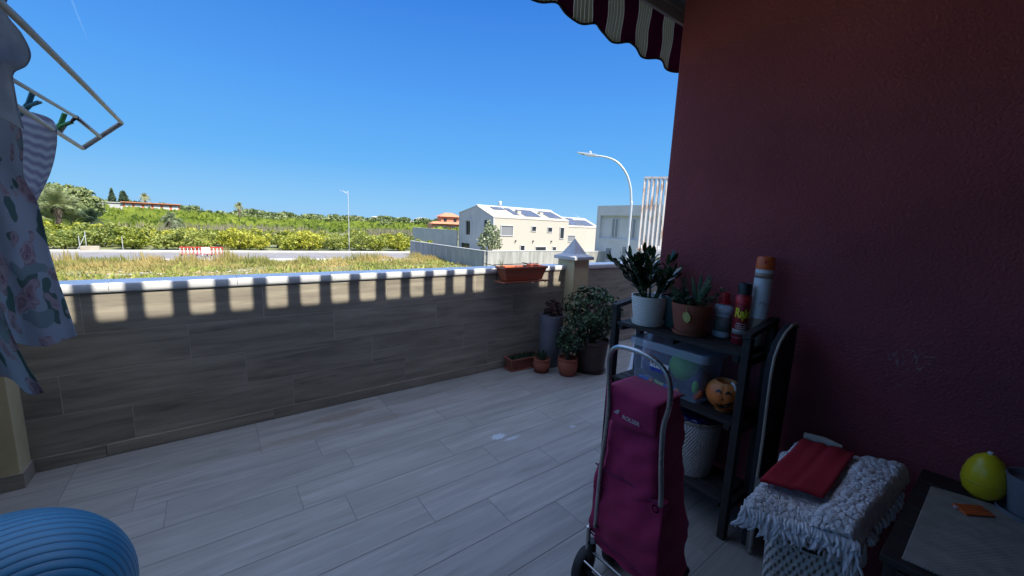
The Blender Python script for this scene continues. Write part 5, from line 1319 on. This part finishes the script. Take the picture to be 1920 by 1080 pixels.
# fence posts, block, barriers
for s, h in ((-15.1, 1.5), (-14.6, 2.0), (-11.8, 1.5), (20.5, 1.7)):
    p = rp(s, 2.3); b = MB(); b.tube([(0, 0, 0), (0, 0, h)], .028, 8); 
    if s == -14.6: b.tube([(0, 0, h*.8), (-.7, 0, 0)], .03, 6)
    o = b.build('fence_post', M['lamp_metal'], smooth=2); o.location = (p.x, p.y, G); tag(o, 'thin grey metal post at the grove edge behind the far pavement', 'post', 'fence posts along the grove')
p = rp(-13.9, 1.0); b = MB(); b.box(-.68, -.3, 0, .68, .3, .42); o = b.build('concrete_block', M['rubble'], bevel=.03); o.location = (p.x, p.y, G+.14); tag(o, 'low beige block standing on the far pavement', 'block')
def barrier(p, ang, label):
    e = empty('road_barrier', p, ang, label, 'barrier', 'red and white barriers on the road')
    b = MB(); b.box(-1, -.03, .98, 1, .03, 1.1); b.box(-1, -.03, .2, 1, .03, .28); b.build('frame', M['redpl'], e)
    for k in range(8):
        b = MB(); x = -.93+k*.265; b.box(x-.05, -.02, .281, x+.05, .02, .979); b.build('slat', M['redpl'] if k % 2 else M['paint'], e)
    b = MB(); b.box(-.8, -.25, 0, -.7, .25, .19); b.box(.7, -.25, 0, .8, .25, .19); b.build('feet', M['black'], e); return e
for s_, lab in ((-5.15, 'left'), (-3.95, 'in the middle'), (-2.75, 'right')):
    q = barrier(rp(s_, -4.3+.1*sin(s_*5))+Vector((0, 0, .012)), -.15, 'red and white plastic barrier '+('at the left' if lab == 'left' else 'at the right' if lab == 'right' else lab)+' of the three on the road'); q.scale = (.56, .6, .85)
p = rp(-3.5, -5.2); b = MB(); b.box(-.34, -.02, .35, .34, .02, .95); b.box(-.28, -.015, 0, -.24, .015, .3495); b.box(.24, -.015, 0, .28, .015, .3495); o = b.build('notice_board', M['paint']); o.location = (p.x, p.y, G+.012); tag(o, 'blank white notice board standing before the red barriers', 'sign')

# orange house far away
oh = empty('orange_house', (76, 143, G), radians(-12), 'orange two storey house with tiled roofs beyond the groves', 'house')
b = MB(); b.box(-7, -4, 0, 7.5, 5, 3.9); b.build('ground_floor', M['brick'], oh)
b = MB(); b.box(-3.2, -2, 3.95, 4.2, 4, 6.7); b.build('upper_floor', M['brick'], oh)
def hip(b, x0_, x1_, y0_, y1_, z, h):
    cx_, cy_ = (x0_+x1_)/2, (y0_+y1_)/2; k = (y1_-y0_)/2*.8
    b.add([(x0_, y0_, z), (x1_, y0_, z), (x1_, y1_, z), (x0_, y1_, z), (cx_-(x1_-x0_)/2+k, cy_, z+h), (cx_+(x1_-x0_)/2-k, cy_, z+h)], [(0, 1, 5, 4), (1, 2, 5), (2, 3, 4, 5), (3, 0, 4), (3, 2, 1, 0)])
b = MB(); hip(b, -4, 5, -2.8, 4.8, 6.72, 1.6); b.build('upper_roof', M['rooftile'], oh)
b = MB(); hip(b, -8, 8.5, -5, -1.9, 3.92, .8); b.build('porch_roof', M['rooftile'], oh)
for (x, z) in ((-1.6, 4.7), (2.4, 4.7)):
    b = MB(); b.box(x-.6, -2.06, z, x+.6, -2.01, z+1.3); b.build('window', M['dark'], oh)
for x in (-5, -2.5, 1.2, 5.4):
    b = MB(); b.box(x-.7, -4.08, 1.3, x+.7, -4.01, 2.6); w = b.build('window', M['dark'], oh)
    b = MB(); b.box(x-1, -4.05, 2.61, x+1, -4.015, 2.95); b.build('lintel', M['white'], w)
# long red and white building on the left
rh = empty('long_house', (-19.5, 190, G+1.0), radians(1), 'long low red and white house on the left skyline', 'house')
b = MB(); b.box(-3.6, 0, -1, 11.2, 8, 5.7); b.build('wall', M['redwall'], rh)
b = MB(); b.box(-4, -.8, 5.71, 11.6, 8.4, 6.0); b.build('roof', M['rooftile'], rh)
for k in range(6):
    x = -2.2+k*2.45; b = MB(); b.box(x-.9, -.06, 3.7, x+.9, -.01, 5.3); b.build('window', M['white'], rh)
b = MB(); b.box(-3.5, -.5, 2.6, 11.1, -.02, 3.3); b.build('balcony', M['cream'], rh)

# palms, cypress, trees
def palm(name, base, H, nf, L, label, cat='palm tree', mat=None, seed=1, trunk_r=.25, droop=1.0, width=.5, group=None, skirt=True):
    rr = random.Random(seed); e = empty(name, base, 0, label, cat, group)
    b = MB(); b.tube([(0, 0, 0), (.05, 0, H*.5), (.0, 0, H)], [trunk_r*1.2, trunk_r, trunk_r*.9], 10); b.build('trunk', M['bark'], e, smooth=True)
    b = MB()
    for k in range(nf):
        a_ = rr.uniform(0, 2*pi); el = rr.uniform(-.35, 1.45); l = L*rr.uniform(.8, 1.1); pts = []
        for i in range(8):
            t = i/7; r_ = l*t*cos(el)*(1-.15*t); z = H+l*t*sin(el)-droop*l*.45*t*t*(1.3-el*.4); pts.append(Vector((r_*cos(a_), r_*sin(a_), z)))
        for i in range(7):
            for s in (-1, 1):
                for u in (0, .25, .5, .75):
                    p = pts[i].lerp(pts[i+1], u); d = (pts[i+1]-pts[i]).normalized(); sd = d.cross(Vector((0, 0, 1))).normalized()*s
                    ll = L*.24*width*2*(1-abs(i/7-.35)*.9); q = p+sd*ll+d*ll*.6-Vector((0, 0, ll*.35)); b.add([p, p+d*.017*L, q+Vector((rr.gauss(0, .05), rr.gauss(0, .05), rr.gauss(0, .09)))*L*.5], [(0, 1, 2)])
        b.tube(pts[::2]+[pts[-1]], [.04, .03, .02, .01, .005], 3, cap=False)
    b.build('fronds', mat or M['palmleaf'], e, fix=False)
    if skirt:
        b = MB()
        for k in range(120):
            a_ = rr.uniform(0, 6.28); z = H-rr.uniform(0, .22)*H; b.add([(trunk_r*cos(a_), trunk_r*sin(a_), z), (trunk_r*1.2*cos(a_+.4), trunk_r*1.2*sin(a_+.4), z), (trunk_r*2.2*cos(a_+.2), trunk_r*2.2*sin(a_+.2), z-.9)], [(0, 1, 2)])
        b.build('dead_skirt', M['drypalm'], e, fix=False)
    return e
palm('palm_tree', (-19.6, 97, G), 4.4, 60, 4.4, 'large feathery palm in front of the rounded dark tree', seed=2, trunk_r=.35, width=.55, droop=.8)
palm('palm_tree', (-22.4, 92, G), 2.2, 46, 3.9, 'low bushy palm at the far left behind the grove', seed=4, trunk_r=.3, width=.55, droop=.75)
palm('palm_tree', (-16.3, 99, G), 2.4, 44, 3.0, 'dark green palm at the right foot of the big palm', seed=6, mat=M['cypress'], trunk_r=.3, width=.7)  # darker fronds from the cypress leaf material
palm('palm_tree', (-5.2, 92, G), 2.9, 46, 2.9, 'ragged half dead palm in the middle of the field', seed=8, mat=M['olive'], trunk_r=.45, droop=1.6)
palm('palm_tree', (-18.2, 199, G), 9.2, 60, 2.4, 'tall fan palm rising above the long red and white house', seed=10, trunk_r=.2, droop=1.3)
palm('palm_tree', (9.4, 185, G), 7.6, 60, 2.4, 'tall fan palm on the skyline left of the distant street lamp', seed=12, trunk_r=.35, droop=1.3)
def tree(name, base, R0, H0, trunk, label, mat, n=1500, size=.5, seed=1, cat='tree', group=None, shape=None, holes=-.22):
    e = empty(name, base, 0, label, cat, group); b = MB(); b.tube([(0, 0, 0), (.1, 0, trunk*.6), (0, 0, trunk+H0*.6)], [R0*.09+.05, R0*.07+.04, .04], 8)
    rr = random.Random(seed)
    for k in range(5): a_ = k*1.26+rr.random(); b.tube([(0, 0, trunk*.8), (R0*.6*cos(a_), R0*.6*sin(a_), trunk+H0*rr.uniform(.3, 1.2))], [R0*.04+.02, .02], 5)
    b.build('trunk', M['bark'], e, smooth=True)
    b = MB(); blob_leaves(b, n, R0, H0, (0, 0, trunk+H0*.8), size, seed, .25, 0, holes, 1.7, shape); b.build('crown', mat, e, fix=False); return e
tree('broad_tree', (-20.9, 112, G), 5.0, 3.9, 2.2, 'large rounded dark green tree behind the palms at left', M['darktree'], 4200, .75, 3)
tree('garden_tree', (27.5, 40.6, G), 1.55, 2.15, 1.1, 'slender leafy tree in front of the villa corner', M['olive'], 2100, .26, 5, shape=lambda q: Vector((q.x*(1-.35*q.z), q.y*(1-.35*q.z), q.z)), holes=-.12)
cone = lambda q: Vector((q.x*(.55-.5*q.z), q.y*(.55-.5*q.z), q.z))
tree('cypress_tree', (-26.6, 198, G+2), 2.2, 4.9, .5, 'narrow dark cypress left of the long house', M['cypress'], 2600, .8, 7, 'tree', None, cone)
tree('cypress_tree', (-23.6, 197, G+2), 3.2, 5.2, .6, 'broader dark conifer right beside the narrow cypress', M['cypress'], 2800, .8, 8, 'tree', None, cone)
gx = empty('pale_house', (-28, 190, G), 0, 'pale grey house block behind the cypress pair', 'house')
b = MB(); b.box(-4, 0, 0, 5, 7, 6.4); b.build('wall', M['gable'], gx); b = MB(); b.box(-4.3, -.3, 6.41, 5.3, 7.3, 6.7); b.build('roof', M['kerb'], gx)
# skyline trees
pr1 = tree('distant_tree', (0, 0, G), 5.5, 3.6, .8, 'small dark tree in the row along the horizon', M['darktree'], 420, 1.6, 21, 'tree', 'trees along the horizon')
pr2 = tree('distant_tree', (0, 0, G), 4.2, 3.0, .8, 'small dark tree in the row along the horizon', M['darktree'], 420, 1.4, 22, 'tree', 'trees along the horizon')
rr = random.Random(77); k = 0
azs = []
for i in range(150):
    az = rr.uniform(-16, 31); d = rr.uniform(330, 560) if az > 8 else rr.uniform(215, 420)
    if rr.random() < .1 and az > 5: d = rr.uniform(200, 300)
    t = (pr1 if i == 0 else pr2) if i < 2 else copy_tree(pr1 if rr.random() < .5 else pr2)
    t.location = (d*sin(radians(az)), d*cos(radians(az)), G+rise(d*sin(radians(az)), d*cos(radians(az)))*.6); t['label'] = 'small dark tree on the horizon '+('left of the tall fan palm' if az < 2 else 'between the fan palm and the distant lamp' if az < 15 else 'between the distant lamp and the orange house'); s = rr.uniform(.8, 1.25)*(.75+d/900); t.scale = (s, s, s*rr.uniform(.7, .95)); t.rotation_euler = (0, 0, rr.uniform(0, 6))
rr = random.Random(5)
for i in range(26):
    az = rr.uniform(2, 31) if i > 3 else rr.uniform(-14, 0); d = rr.uniform(380, 620)
    e = empty('distant_house', (d*sin(radians(az)), d*cos(radians(az)), G), rr.uniform(-.5, .5), 'tiny pale house on the horizon '+('left of the tall fan palm' if az < 2 else 'between the fan palm and the distant lamp' if az < 15 else 'between the distant lamp and the orange house'), 'house', 'pale houses on the horizon')
    L_, h_ = rr.uniform(6, 15), rr.uniform(3.5, 7.5)
    b = MB(); b.box(-L_/2, -4, 0, L_/2, 4, h_); b.build('wall', rr.choice([M['white'], M['cream'], M['white']]), e)
    b = MB(); hip(b, -L_/2-.3, L_/2+.3, -4.3, 4.3, h_+.01, 1.4); b.build('roof', rr.choice([M['rooftile'], M['kerb']]), e)
# contrail
b = MB(); cz = 5000
def sky_pt(px_, py_, z):
    d = cr*(px_-960)/740+cu*(540-py_)/740+cf; return Vector((0, 0, 1.5))+d*((z-1.5)/d.z)
p0, p1 = sky_pt(124, -25, cz), sky_pt(163, 72, cz); b.tube([p0-p0, (p1-p0)*.5, p1-p0], [22, 17, 5], 8)
o = b.build('contrail', M['contrail'], smooth=True); o.location = p0; tag(o, 'faint white aircraft vapour trail high in the blue sky', 'vapour trail')
